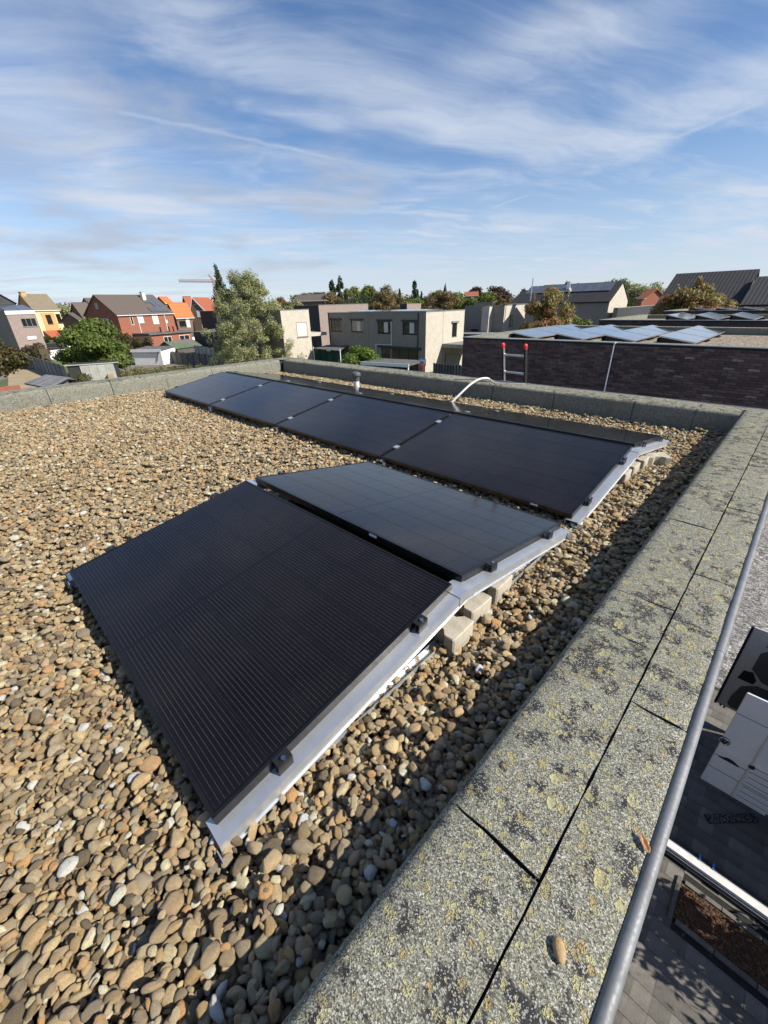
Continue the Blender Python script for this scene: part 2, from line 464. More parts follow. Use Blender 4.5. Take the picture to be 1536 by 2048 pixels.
M['seed'] = mat('felted_tan', (0.48, 0.33, 0.17), 0.95, col2=(0.36, 0.23, 0.11), vscale=150, bump=1.0, bscale=600, bdist=0.002)
M['dark_brick'] = mat_brick('dark_purple_brick', (0.085, 0.058, 0.055), (0.045, 0.034, 0.036), (0.075, 0.068, 0.062))
M['brick_piece'] = mat('dark_brick_piece', (0.155, 0.092, 0.080), 0.85, col2=(0.085, 0.055, 0.053), vscale=7, bump=0.5, bscale=60, island=0.34)
M['brick_pieces_obj'] = mat('dark_brick_single', (0.155, 0.092, 0.080), 0.85, col2=(0.085, 0.055, 0.053), vscale=7, bump=0.5, bscale=60, rnd=0.34)
M['brick_pale'] = mat('pale_brick_piece', (0.30, 0.235, 0.21), 0.85, col2=(0.12, 0.085, 0.078), vscale=16, bump=0.5, bscale=60, rnd=0.3)
M['mortar'] = mat('mortar', (0.13, 0.115, 0.105), 0.95, var=0.3, vscale=6)
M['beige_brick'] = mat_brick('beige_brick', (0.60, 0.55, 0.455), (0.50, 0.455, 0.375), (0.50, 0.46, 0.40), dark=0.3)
M['grey_brick'] = mat_brick('grey_brown_brick', (0.31, 0.28, 0.235), (0.25, 0.225, 0.19), (0.27, 0.25, 0.22), dark=0.4)  # real grey walls, and beige brick with shade put into its colour
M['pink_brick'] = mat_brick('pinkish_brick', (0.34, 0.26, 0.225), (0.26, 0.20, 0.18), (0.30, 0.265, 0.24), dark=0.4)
M['red_brick'] = mat_brick('red_brick', (0.33, 0.115, 0.065), (0.26, 0.085, 0.05), (0.27, 0.16, 0.115), dark=0.3)
M['brown_brick'] = mat_brick('brown_brick', (0.20, 0.13, 0.09), (0.16, 0.105, 0.075), (0.19, 0.16, 0.13), dark=0.3)
M['glass'] = mat('window_glass', (0.02, 0.024, 0.026), 0.06, spec=0.6, var=0.4, vscale=0.8, coat=0.5)
M['curtain'] = mat('pale_blind', (0.62, 0.60, 0.56), 0.8, var=0.15, vscale=2)
M['dark_frame'] = mat('dark_window_frame', (0.022, 0.023, 0.025), 0.45, var=0.2)
M['white_frame'] = mat('white_window_frame', (0.78, 0.78, 0.76), 0.5, var=0.08)
M['stone_sill'] = mat('grey_stone_sill', (0.22, 0.22, 0.21), 0.7, var=0.2)
M['orange_render'] = mat('orange_render', (0.66, 0.33, 0.13), 0.9, var=0.12, vscale=0.8)
M['cream_render'] = mat('cream_render', (0.72, 0.60, 0.36), 0.9, var=0.12, vscale=0.8)
M['white_render'] = mat('white_render', (0.78, 0.77, 0.74), 0.85, var=0.14, vscale=1.2)
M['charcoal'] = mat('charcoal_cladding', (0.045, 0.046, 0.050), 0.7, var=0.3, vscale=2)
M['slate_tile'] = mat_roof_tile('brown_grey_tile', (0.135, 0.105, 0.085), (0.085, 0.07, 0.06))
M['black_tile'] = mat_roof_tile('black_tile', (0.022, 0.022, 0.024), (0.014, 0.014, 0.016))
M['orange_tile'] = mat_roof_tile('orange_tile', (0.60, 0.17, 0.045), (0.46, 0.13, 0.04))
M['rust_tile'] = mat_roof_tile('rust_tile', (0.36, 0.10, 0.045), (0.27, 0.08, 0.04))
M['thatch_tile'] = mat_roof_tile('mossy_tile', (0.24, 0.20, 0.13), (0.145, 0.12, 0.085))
M['green_felt'] = mat('green_roof_felt', (0.13, 0.19, 0.10), 0.95, col2=(0.095, 0.13, 0.075), vscale=1.2, bump=0.4, bscale=30)
M['grey_felt'] = mat('grey_roof_felt', (0.13, 0.13, 0.13), 0.9, var=0.35, vscale=1.5)
M['fibre_cement'] = mat('fibre_cement', (0.44, 0.44, 0.40), 0.9, col2=(0.32, 0.33, 0.29), vscale=1.8, bump=0.3, bscale=20)
M['grey_wood'] = mat('weathered_grey_wood', (0.22, 0.20, 0.18), 0.9, col2=(0.14, 0.125, 0.11), vscale=3, bump=0.4, bscale=20, rnd=0.25)
M['tan_wood'] = mat('tan_timber', (0.38, 0.29, 0.17), 0.85, col2=(0.28, 0.21, 0.12), vscale=3, bump=0.3, bscale=20, rnd=0.2)
M['grey_panel'] = mat('grey_fence_panel', (0.17, 0.175, 0.185), 0.75, var=0.25, vscale=2, rnd=0.18)
M['green_screen'] = mat('green_windscreen', (0.02, 0.10, 0.075), 0.85, var=0.35, vscale=3)
M['bark'] = mat('bark', (0.11, 0.085, 0.06), 0.95, var=0.5, vscale=9, bump=0.6, bscale=40)
M['pale_bark'] = mat('pale_bark', (0.30, 0.26, 0.20), 0.95, var=0.5, vscale=9, bump=0.6, bscale=40)
M['leaf_green'] = mat_leaf('leaf_green', (0.085, 0.125, 0.022), (0.165, 0.215, 0.05))
M['leaf_bright'] = mat_leaf('leaf_bright', (0.10, 0.165, 0.02), (0.19, 0.25, 0.045))
M['leaf_olive'] = mat_leaf('leaf_olive', (0.22, 0.235, 0.10), (0.42, 0.42, 0.22), (0.32, 0.33, 0.16))
M['leaf_dark'] = mat_leaf('leaf_dark', (0.022, 0.045, 0.015), (0.05, 0.075, 0.025))
M['leaf_yellow'] = mat_leaf('leaf_yellow', (0.14, 0.16, 0.03), (0.25, 0.24, 0.06), (0.11, 0.14, 0.03))
M['leaf_brown'] = mat_leaf('leaf_brown', (0.19, 0.125, 0.06), (0.27, 0.19, 0.09), (0.15, 0.14, 0.055))
M['leaf_autumn'] = mat_leaf('leaf_autumn', (0.20, 0.20, 0.06), (0.33, 0.27, 0.10), (0.34, 0.17, 0.085))
M['leaf_maroon'] = mat_leaf('leaf_maroon', (0.055, 0.035, 0.025), (0.10, 0.06, 0.035))
M['hedge_brown'] = mat_leaf('hedge_brown', (0.085, 0.065, 0.025), (0.15, 0.11, 0.05), (0.075, 0.09, 0.025))
M['grass'] = mat_leaf('grass', (0.07, 0.12, 0.02), (0.15, 0.19, 0.04))
M['dry_grass'] = mat_leaf('dry_grass', (0.20, 0.17, 0.07), (0.30, 0.25, 0.12), (0.09, 0.13, 0.03))
M['ground'] = mat_ground()
M['lawn'] = mat('lawn', (0.075, 0.135, 0.022), 0.95, col2=(0.11, 0.16, 0.035), vscale=2.5)
M['terrace'] = mat('pale_terrace', (0.42, 0.42, 0.42), 0.85, var=0.2, vscale=1)
M['paver'] = mat('grey_paver', (0.155, 0.145, 0.128), 0.9, col2=(0.115, 0.107, 0.096), vscale=5, bump=0.4, bscale=90, rnd=0.22)
M['paver_joint'] = mat('paver_joint', (0.022, 0.021, 0.019), 0.95, var=0.3, vscale=9)
M['asphalt'] = mat_asphalt()
M['mulch'] = mat('bark_mulch', (0.13, 0.062, 0.035), 0.95, col2=(0.07, 0.04, 0.025), vscale=12, island=0.5)
M['moss'] = mat('moss', (0.07, 0.085, 0.02), 0.95, col2=(0.10, 0.075, 0.03), vscale=14)
M['kerb'] = mat('concrete_kerb', (0.15, 0.145, 0.13), 0.9, var=0.3, vscale=10, rnd=0.15)
M['van_white'] = mat('van_white_paint', (0.72, 0.72, 0.73), 0.28, var=0.05, vscale=2, coat=0.5)
M['van_grey'] = mat('van_inner_grey', (0.62, 0.60, 0.56), 0.5, var=0.12, vscale=4)
M['van_card'] = mat('door_card_grey', (0.10, 0.105, 0.11), 0.75, var=0.2, vscale=6)
M['rubber'] = mat('black_rubber', (0.013, 0.013, 0.013), 0.7)
M['chrome'] = mat('chrome', (0.7, 0.7, 0.72), 0.15, metal=1.0)
M['blue_plastic'] = mat('blue_plastic', (0.06, 0.25, 0.5), 0.5)
M['crane_red'] = mat('crane_paint', (0.42, 0.30, 0.28), 0.6, var=0.2)
M['pv_far'] = mat('distant_panel_glass', (0.11, 0.118, 0.132), 0.24, spec=0.6, coat=1.0, var=0.2, vscale=1.0)
M['awning_red'] = mat('rust_awning', (0.36, 0.10, 0.05), 0.8, var=0.1)
M['cloth_white'] = mat('white_cloth', (0.80, 0.79, 0.76), 0.85, var=0.08)
M['far_wood'] = mat_leaf('far_wood', (0.06, 0.075, 0.03), (0.11, 0.11, 0.05), (0.12, 0.085, 0.045))


# ------------------------------------------------------------------ building helpers
COL = scene.collection


class MB:
    def __init__(s):
        s.v = []; s.f = []; s.uv = None

    def add(s, vs, fs):
        k = len(s.v)
        s.v += [tuple(p) for p in vs]
        s.f += [tuple(i + k for i in f) for f in fs]
        return s

    def box(s, x0, x1, y0, y1, z0, z1):
        return s.add([(x, y, z) for z in (z0, z1) for y in (y0, y1) for x in (x0, x1)],
                     [(0, 2, 3, 1), (4, 5, 7, 6), (0, 1, 5, 4), (2, 6, 7, 3), (0, 4, 6, 2), (1, 3, 7, 5)])

    def obox(s, c, ax, ay, az):
        """box from a corner and three edge vectors"""
        c, ax, ay, az = map(Vector, (c, ax, ay, az))
        p = [c + ax * i + ay * j + az * k for k in (0, 1) for j in (0, 1) for i in (0, 1)]
        fs = [(0, 2, 3, 1), (4, 5, 7, 6), (0, 1, 5, 4), (2, 6, 7, 3), (0, 4, 6, 2), (1, 3, 7, 5)]
        if ax.cross(ay).dot(az) < 0: fs = [f[::-1] for f in fs]
        return s.add(p, fs)

    def prism(s, poly, off):
        """closed solid: polygon (list of 3D points) swept by a vector"""
        n = len(poly); off = Vector(off)
        a = [Vector(p) for p in poly]
        nn = Vector((0, 0, 0))
        for i in range(n): nn += a[i].cross(a[(i + 1) % n])
        if nn.dot(off) > 0: a = a[::-1]
        vs_ = a + [p + off for p in a]
        fs = [tuple(range(n)), tuple(range(2 * n - 1, n - 1, -1))]
        fs += [(i, n + i, n + (i + 1) % n, (i + 1) % n) for i in range(n)]
        fs = [fs[0], fs[1]] + [f[::-1] for f in fs[2:]]
        return s.add(vs_, fs)

    def tube(s, pts, r, n=10, cap=True):
        pts = [Vector(p) for p in pts]; k0 = len(s.v)
        rr = r if isinstance(r, (list, tuple)) else [r] * len(pts)
        prev = None
        for i, p in enumerate(pts):
            d = (pts[min(i + 1, len(pts) - 1)] - pts[max(i - 1, 0)]).normalized()
            if prev is None:
                a = d.orthogonal().normalized()
            else:
                a = (prev - d * prev.dot(d)).normalized()
            prev = a; b = d.cross(a)
            for j in range(n):
                th = 2 * math.pi * j / n
                s.v.append(tuple(p + (a * math.cos(th) + b * math.sin(th)) * rr[i]))
        for i in range(len(pts) - 1):
            for j in range(n):
                q = k0 + i * n
                s.f.append((q + j, q + (j + 1) % n, q + n + (j + 1) % n, q + n + j))
        if cap:
            s.f.append(tuple(k0 + j for j in range(n - 1, -1, -1)))
            q = k0 + (len(pts) - 1) * n
            s.f.append(tuple(q + j for j in range(n)))
        return s

    def lathe(s, prof, c, n=20):
        """profile (r,z) turned about a vertical axis at c"""
        k0 = len(s.v)
        for (r, z) in prof:
            for j in range(n):
                th = 2 * math.pi * j / n
                s.v.append((c[0] + r * math.cos(th), c[1] + r * math.sin(th), c[2] + z))
        for i in range(len(prof) - 1):
            for j in range(n):
                q = k0 + i * n
                s.f.append((q + j, q + (j + 1) % n, q + n + (j + 1) % n, q + n + j))
        s.f.append(tuple(k0 + j for j in range(n - 1, -1, -1)))
        q = k0 + (len(prof) - 1) * n
        s.f.append(tuple(q + j for j in range(n)))
        return s

    def mesh(s, name, mt, off=(0, 0, 0), smooth=False):
        me = bpy.data.meshes.new(name)
        ox, oy, oz = off
        me.from_pydata([(a - ox, b - oy, c - oz) for a, b, c in s.v], [], s.f)
        if s.uv:
            lay = me.uv_layers.new(name='UVMap')
            for poly in me.polygons:
                q = s.uv.get(poly.index)
                if q:
                    for li, u in zip(poly.loop_indices, q): lay.data[li].uv = u
        if mt: me.materials.append(mt)
        if smooth:
            me.polygons.foreach_set('use_smooth', [True] * len(me.polygons))
            if smooth is not True: me.set_sharp_from_angle(angle=smooth)
        me.update()
        return me

    def build(s, name, mt, parent=None, smooth=False, bevel=0.0):
        off = parent.matrix_world.translation if parent is not None and parent.matrix_world.translation.length else (0, 0, 0)
        if parent is not None: off = wloc(parent)
        me = s.mesh(name, mt, off, smooth)
        o = bpy.data.objects.new(name, me); COL.objects.link(o)
        if parent is not None: o.parent = parent
        if bevel:
            b = o.modifiers.new('edge', 'BEVEL'); b.width = bevel; b.segments = 2; b.limit_method = 'ANGLE'; b.angle_limit = R(40)
        return o


def wloc(o):
    v = Vector((0, 0, 0))
    while o is not None:
        v += o.location; o = o.parent
    return v


def tag(o, label=None, cat=None, group=None, kind=None):
    if label: o['label'] = label
    if cat: o['category'] = cat
    if group: o['group'] = group
    if kind: o['kind'] = kind
    return o


def thing(name, label, cat, loc=(0, 0, 0), rot=(0, 0, 0), group=None):
    o = bpy.data.objects.new(name, None); COL.objects.link(o)
    o.location = loc; o.rotation_euler = rot; o.empty_display_size = 0.1
    return tag(o, label, cat, group)


def inst(name, me, parent, loc=(0, 0, 0), rot=(0, 0, 0), scl=(1, 1, 1)):
    o = bpy.data.objects.new(name, me); COL.objects.link(o)
    o.parent = parent; o.location = loc; o.rotation_euler = rot; o.scale = scl
    return o


def struct(name, mb, mt, smooth=False):
    o = mb.build(name, mt, None, smooth); o['kind'] = 'structure'
    return o


GZ = -6.0                                         # street level; the gravel on the roof is z = 0


def at(bs, D, z=None):
    """survey point: (bearing from +Y, slope) seen from the roof and a level distance"""
    b, s_ = bs
    return Vector((CAM.x - D * math.sin(R(b)), CAM.y + D * math.cos(R(b)), CAM.z + s_ * D if z is None else z))


def along(C, ang, b):
    """distance from C along level direction ang to the line of sight with bearing b"""
    dx, dy = math.cos(R(ang)), math.sin(R(ang)); bx, by = -math.sin(R(b)), math.cos(R(b))
    det = dx * (-by) + dy * bx
    rx, ry = CAM.x - C[0], CAM.y - C[1]
    return (rx * (-by) + ry * bx) / det

# ================================================================== the house we look out from
XR, YF, XL, YN = 0.46, 5.53, -8.10, -2.30      # inner feet of the parapets
T_IN = [(0.0, -0.07), (0.008, 0.05), (0.016, 0.16), (0.0215, 0.208), (0.030, 0.231), (0.046, 0.2445), (0.075, 0.249), (0.13, 0.250), (0.20, 0.250), (0.265, 0.249)]
T_OUT = [(0.271, 0.2455), (0.32, 0.2450), (0.38, 0.244), (0.412, 0.243), (0.424, 0.236), (0.428, 0.21)]
own = thing('flat_roof_house', 'brick house with gravelled flat roof edged by lichen covered bitumen parapet in the foreground', 'house', (-4, 2, GZ))
body = MB().box(XL - 0.40, XR + 0.40, YN - 0.40, YF + 0.40, GZ, -0.10)
body.build('brick_wall', M['dark_brick'], own)
deck = MB().box(XL - 0.02, XR + 0.02, YN - 0.02, YF + 0.02, -0.0995, -0.045)
deck.build('roof_deck', M['grit'], own)
# parapet cores (they show black in the sheet joints)
SIDES = {'right': (lambda s, t, z: (XR + t, s, z), YN - 0.46, YF + 0.42),
         'far': (lambda s, t, z: (s, YF + t, z), XL, XR + 0.26),
         'left': (lambda s, t, z: (XL - t, s, z), YN - 0.46, YF + 0.42),
         'near': (lambda s, t, z: (s, YN - t, z), XL, XR + 0.26)}


def sheet(fn, prof, s0, s1, seed, lift0, lift1, thick=0.004, jag=0.009):
    """one bitumen sheet folded over the parapet; jagged cut ends, slightly wavy"""
    mb = MB(); n = max(3, int((s1 - s0) / 0.035)); k = len(prof)
    for i in range(n + 1):
        f = i / n
        for j, (t_, z) in enumerate(prof):
            e = 0.0
            if i in (0, n): e = mnoise.noise((seed * 3.1 + i * 7.7, t_ * 28, 0.3)) * jag
            s_ = s0 + (s1 - s0) * f + e
            wob = mnoise.noise((s_ * 4.0, t_ * 7.0, seed * 1.7)) * 0.0035 + mnoise.noise((s_ * 17.0, t_ * 19.0, seed)) * 0.0012
            tt = t_ + (mnoise.noise((s_ * 13.0, seed, 2.2)) * 0.0028 if j in (0, k - 1) else 0.0)
            mb.v.append(fn(s_, tt, z + lift0 * (1 - f) + lift1 * f + (wob if z > 0.1 else 0.0)))
    for i in range(n):
        for j in range(k - 1):
            q = i * k + j
            mb.f.append((q, q + 1, q + k + 1, q + k))
    return mb


def sheet_obj(fn, prof, s0, s1, seed, l0, l1):
    o = sheet(fn, prof, s0, s1, seed, l0, l1).build('bitumen_sheet', M['bitumen'], own, True)
    so_ = o.modifiers.new('thickness', 'SOLIDIFY'); so_.thickness = 0.005; so_.offset = 0
    es = o.modifiers.new('sharp', 'EDGE_SPLIT'); es.split_angle = R(38)
    return o


seed = 1
joints = {'right': ([-2.72, -1.6, -0.57, 0.43, 1.325, 1.61, 2.48, 3.42, 4.40, 5.40, YF + 0.268], [-2.72, -1.7, -0.8, 0.12, 1.053, 1.965, 2.87, 3.80, 4.72, YF + 0.428]),
          'far': ([XL + 0.02, -7.3, -6.35, -5.38, -4.4, -3.47, -2.44, -1.50, -0.52, 0.10, XR + 0.02], [XL + 0.02, -7.0, -5.9, -4.9, -4.0, -3.0, -2.05, -1.0, -0.15, XR + 0.262]),
          'left': ([-2.72, -1.9, -0.96, 0.0, 0.95, 1.9, 2.87, 3.81, 4.87, 5.48], [-2.72, -1.5, -0.5, 0.5, 1.5, 2.5, 3.4, 4.4, 5.9]),
          'near': ([XL, -7, -6, -5, -4, -3, -2, -1, XR], [XL, -6.4, -4.4, -2.4, XR])}
for side, (ji, jo) in joints.items():
    fn, a, b = SIDES[side]
    core = sheet(fn, [(t_ + 0.010, z - 0.009) for t_, z in T_IN + T_OUT], a + 0.01, b - 0.01, 99, 0, 0)
    core.build('parapet_core', M['black_bitumen'], own, True)
    for js, prof in ((ji, T_IN), (jo, T_OUT)):
        for p, q in zip(js[:-1], js[1:]):
            seed += 1
            sheet_obj(fn, prof, p + 0.0035, q - 0.0035, seed, random.uniform(0.0, 0.0025), random.uniform(0.0, 0.0025))
# corner pieces where two parapets meet
for (cx, cy) in ((XL, YF),):
    mb = MB(); g = 14
    for i in range(g + 1):
        for j in range(g + 1):
            mb.v.append((cx - 0.425 * i / g, cy + 0.425 * j / g, 0.2535 + mnoise.noise((i * 0.4, j * 0.4, 5)) * 0.004))
    for i in range(g):
        for j in range(g):
            q = i * (g + 1) + j
            mb.f.append((q, q + g + 1, q + g + 2, q + 1))
    mb.build('corner_sheet', M['bitumen'], own, True)
# rounded metal trim along the outer edge, in lengths
trims = [(-2.7, -0.95), (-0.95, 1.489), (1.489, 3.99), (3.99, 5.98)]
for a, b in trims:
    mb = MB().tube([(XR + 0.434, a + 0.0008, 0.236), (XR + 0.434, b - 0.0008, 0.236)], 0.0150, 20)
    mb.box(XR + 0.424, XR + 0.442, a + 0.001, b - 0.001, 0.15, 0.232)
    mb.build('roof_trim', M['trim'], own, R(40))
for y in (1.489, 3.99, -0.95):
    MB().tube([(XR + 0.434, y - 0.0035, 0.236), (XR + 0.434, y + 0.0035, 0.236)], 0.0160, 20).build('trim_joint', M['trim'], own, R(40))
MB().tube([(XL - 0.4, YF + 0.434, 0.236), (XR + 0.47, YF + 0.434, 0.236)], 0.016, 10).build('roof_trim', M['trim'], own, R(40))
MB().tube([(XL - 0.434, YN - 0.4, 0.236), (XL - 0.434, YF + 0.47, 0.236)], 0.016, 10).build('roof_trim', M['trim'], own, R(40))

# ------------------------------------------------------------------ solar panels
L, W = 1.7727, 1.134
TILT = R(9.70)
CY, SY = W * math.cos(TILT), W * math.sin(TILT)
RG, VG, GX, H0 = 0.077, 0.164, 0.0312, 0.100
FH = 0.035


def mesh_frame():
    mb = MB(); a = 0.0115
    X, Y = L / 2, W
    for zt, zb, ins in ((0.0018, -FH, 0.0),):
        o_ = [(-X, 0), (X, 0), (X, Y), (-X, Y)]; i_ = [(-X + a, a), (X - a, a), (X - a, Y - a), (-X + a, Y - a)]
        vs_ = [(x, y, zt) for x, y in o_] + [(x, y, zt) for x, y in i_] + [(x, y, zb) for x, y in o_] + [(x, y, zb) for x, y in i_]
        fs = []
        for k in range(4):
            j = (k + 1) % 4
            fs += [(k, j, 4 + j, 4 + k), (8 + j, 8 + k, 12 + k, 12 + j), (8 + k, 8 + j, j, k), (4 + k, 4 + j, 12 + j, 12 + k)]
        mb.add(vs_, fs)
    return mb.mesh('frame', M['frame'])


PX_, PY_ = 0.0953, 0.1842
CW, CH = PX_ - 0.0013, PY_ - 0.0085
ME_FRAME = mesh_frame()
ME_LAM = MB().box(-L / 2 + 0.010, L / 2 - 0.010, 0.010, W - 0.010, -0.0055, -0.0003).mesh('laminate', M['laminate'])
def cell_quad(mb, cx, cy):
    if mb.uv is None: mb.uv = {}
    mb.uv[len(mb.f)] = [(0, 0), (1, 0), (1, 1), (0, 1)]
    return mb.add([(cx + a * CW / 2, cy + b * CH / 2, 0.00035) for a, b in ((-1, -1), (1, -1), (1, 1), (-1, 1))], [(0, 1, 2, 3)])


ME_CELL = cell_quad(MB(), 0, 0).mesh('cell', M['cell'])
ME_STICK = MB().box(-0.028, 0.028, -0.0006, 0.0006, -0.007, 0.007).mesh('barcode_sticker', M['sticker'])


def cell_spots():
    for sx in (-1, 1):
        for i in range(9):
            for j in range(6):
                yield sx * (0.008 + PX_ * (i + 0.5)), W / 2 + (j - 2.5) * PY_


ME_GRID = MB()
for (cx, cy) in cell_spots():
    cell_quad(ME_GRID, cx, cy)
ME_GRID = ME_GRID.mesh('cell_grid', M['cell'])


def solar_panel(label, loc, flip, group, singles, sticker=None):
    t_ = thing('solar_panel', label, 'solar panel', loc, (TILT, 0, math.pi if flip else 0), group)
    inst('frame', ME_FRAME, t_)
    lam = inst('laminate', ME_LAM, t_)
    if singles:
        for (cx, cy) in cell_spots(): inst('cell', ME_CELL, lam, (cx, cy, 0))
    else:
        inst('cell_grid', ME_GRID, lam)['kind'] = 'stuff'
    if sticker is not None:
        inst('barcode_sticker', ME_STICK, t_, (sticker[0], sticker[1], -0.012))
    return t_


yA2 = 2 * CY + RG
yB = yA2 + VG
yC = yB + 2 * CY + RG
GA, GB = 'panels of the near pair', 'panels of the long far row'
AX = -L / 2
solar_panel('near black solar panel with fine silver stripes, closest to the lichen covered parapet', (AX - 0.003, 0, H0), False, GA, True)
solar_panel('solar panel sloping away behind the nearest striped panel, reflecting grey blue sky', (AX - 0.003, yA2, H0), True, GA, True, (-0.32, W + 0.0002))
lb = ['rightmost solar panel of the far row facing the viewer, above the concrete blocks', 'second panel from the right in the far row, facing the viewer',
      'third panel from the right in the far row, dark blue facing the viewer', 'leftmost blue panel of the far row facing the viewer, near the left parapet']
lc = ['rightmost panel of the hidden slope facing the far parapet, at the rail end', 'back slope panel that the white conduit rises behind',
      'back slope panel in front of the black capped vent', 'leftmost back slope panel beside the far left parapet corner']
for k in range(4):
    cx = -(k * (L + GX) + L / 2)
    solar_panel(lb[k], (cx, yB, H0), False, GB, k < 2, (0.62, -0.0002) if k == 0 else ((0.30, W + 0.0002) if k == 1 else None))
    solar_panel(lc[k], (cx, yC, H0), True, GB, False)


# ------------------------------------------------------------------ galvanised mounting rails
def zpan(y, base):
    """height of the panel underside above the gravel over a ridge pair that starts at y = base"""
    d = y - base
    half = CY + RG / 2
    e = half - abs(d - half)
    return H0 - FH + (e - 0.0) * math.tan(TILT)


def mounting_rail(x, base, label, outer, group):
    t_ = thing('mounting_rail', label, 'mounting rail', (x, base, 0.0), group=group)
    half = CY + RG / 2
    y0, y1, y2 = base - 0.014, base + half, base + 2 * half + 0.014
    x0, x1 = (-0.045, 0.043) if outer > 0 else ((-0.043, 0.045) if outer < 0 else (-0.045, 0.045))
    for nm, ya, yb in (('rising_rail', y0, y1 - 0.001), ('falling_rail', y1 + 0.001, y2)):
        za, zb = zpan(ya, base) - 0.0005, zpan(yb, base) - 0.0005
        mb = MB()
        a, b = Vector((x, ya, za)), Vector((x, yb, zb))
        d = b - a
        mb.obox(a + Vector((x0, 0, -0.003)), (x1 - x0, 0, 0), d, (0, 0, 0.003))
        for xe in (x0, x1 - 0.003):
            mb.obox(a + Vector((xe, 0, -0.048)), (0.003, 0, 0), d, (0, 0, 0.0448))
        for xe, wd in ((x0, -0.006), (x1, 0.006)):
            mb.obox(a + Vector((xe, 0, -0.050)), (wd, 0, 0), d, (0, 0, 0.0019))
        mb.build(nm, M['steel'], t_)
    zr = zpan(y1, base)
    mb = MB()
    for s_ in (-1, 1):
        a = Vector((x + x0 - 0.004, y1, zr + 0.0012)); d = Vector((0, s_ * 0.055, -0.055 * math.tan(TILT)))
        mb.obox(a, (x1 - x0 + 0.008, 0, 0), d, (0, 0, 0.0025))
        mb.obox(a + Vector((x1 - x0 + 0.0045, 0, -0.05)), (0.003, 0, 0), d, (0, 0, 0.051))
    mb.build('ridge_bracket', M['steel'], t_)
    mb = MB().box(x - 0.018, x + 0.018, base - 0.03, base + 2 * half + 0.05, 0.010, 0.014)
    mb.box(x + 0.018, x + 0.0205, base - 0.03, base + 2 * half + 0.05, 0.010, 0.032)
    mb.box(x - 0.0205, x - 0.018, base - 0.03, base + 2 * half + 0.05, 0.010, 0.032)
    mb.build('base_rail', M['steel'], t_)
    for yy in (y0 + 0.012, y2 - 0.012):
        MB().box(x + x0 + 0.006, x + x1 - 0.006, yy - 0.008, yy + 0.008, 0.014, zpan(yy, base) - 0.052).build('foot_plate', M['steel'], t_)
        MB().box(x + x1 + 0.0, x + x1 + 0.035, yy - 0.022, yy - 0.019, 0.002, 0.06).build('foot_tab', M['steel'], t_)
    # black clamps with a silver bolt
    for fr in (0.20, 0.79):
        for side in (0, 1):
            yy = base + (fr * CY if side == 0 else 2 * CY + RG - (1 - fr) * CY)
            if side == 1: yy = base + CY + RG + (fr * CY)
            z = zpan(yy, base); sl = math.tan(TILT) * (1 if side == 0 else -1)
            d = Vector((0, 0.052, 0.052 * sl))
            mb = MB()
            if outer:
                ed = -0.003 if (outer > 0 and base == 0) else 0.0
                sx = outer
                a = Vector((x + (0.004 if sx > 0 else -0.004), yy - 0.026, z - 0.026 * sl))
                mb.obox(a, (sx * 0.004, 0, 0), d, (0, 0, FH + 0.003))
                mb.obox(a + Vector((-sx * 0.016, 0, FH + 0.0022)), (sx * 0.036, 0, 0), d, (0, 0, 0.004))
                mb.obox(a + Vector((sx * 0.017, 0, 0)), (sx * 0.003, 0, 0), d, (0, 0, FH + 0.003))
                c = mb.build('clamp', M['black_plastic'], t_)
                q = a + d * 0.5 + Vector((sx * 0.010, 0, FH + 0.0065))
                MB().tube([q, q + Vector((0, 0, 0.007))], 0.0075, 10).build('bolt', M['chrome'], c)
            else:
                a = Vector((x - 0.024, yy - 0.031, z + FH + 0.0025 - 0.031 * sl))
                mb.obox(a, (0.048, 0, 0), d, (0, 0, 0.004))
                mb.obox(a + Vector((0.020, 0, -FH)), (0.008, 0, 0), d, (0, 0, FH + 0.002))
                mb.build('clamp', M['steel'], t_)
    return t_


GR = 'rails under the panels'
mounting_rail(0.008, 0.0, 'bright galvanised rail along the right edge of the near panel pair, by the parapet', 1, GR)
mounting_rail(-L - 0.012, 0.0, 'galvanised rail at the left end of the near panel pair', -1, GR)
mounting_rail(0.008, yB, 'bright galvanised rail at the right end of the long far row', 1, GR)
rl = ['galvanised rail in the first gap from the right of the far row', 'galvanised rail in the middle gap of the far row', 'galvanised rail in the leftmost gap of the far row']
for k in (1, 2, 3):
    mounting_rail(-(k * (L + GX)) + GX / 2, yB, rl[k - 1], 0, GR)
mounting_rail(-(4 * L + 3 * GX) - 0.008, yB, 'galvanised rail at the far left end of the long row', -1, GR)


# ------------------------------------------------------------------ concrete ballast blocks
def block_mesh():
    hl, hw, nk = 0.100, 0.082, 0.030
    pr = [(-hl + 0.006, -hw), (-0.052, -hw), (-0.026, -hw + nk), (0.026, -hw + nk), (0.052, -hw), (hl - 0.006, -hw), (hl, -hw + 0.008), (hl, hw - 0.008),
          (hl - 0.006, hw), (0.052, hw), (0.026, hw - nk), (-0.026, hw - nk), (-0.052, hw), (-hl + 0.006, hw), (-hl, hw - 0.008), (-hl, -hw + 0.008)]
    mb = MB(); n = len(pr)
    for z, k in ((0.0, 1.0), (0.092, 1.0), (0.098, 0.955)):
        mb.v += [(x * k, y * k, z) for x, y in pr]
    for lv in (0, 1):
        for i in range(n):
            j = (i + 1) % n
            mb.f.append((lv * n + i, lv * n + j, lv * n + n + j, lv * n + n + i))
    mb.f.append(tuple(range(n - 1, -1, -1)))
    mb.f.append(tuple(2 * n + i for i in range(n)))
    return mb.mesh('concrete_block', M['concrete'])


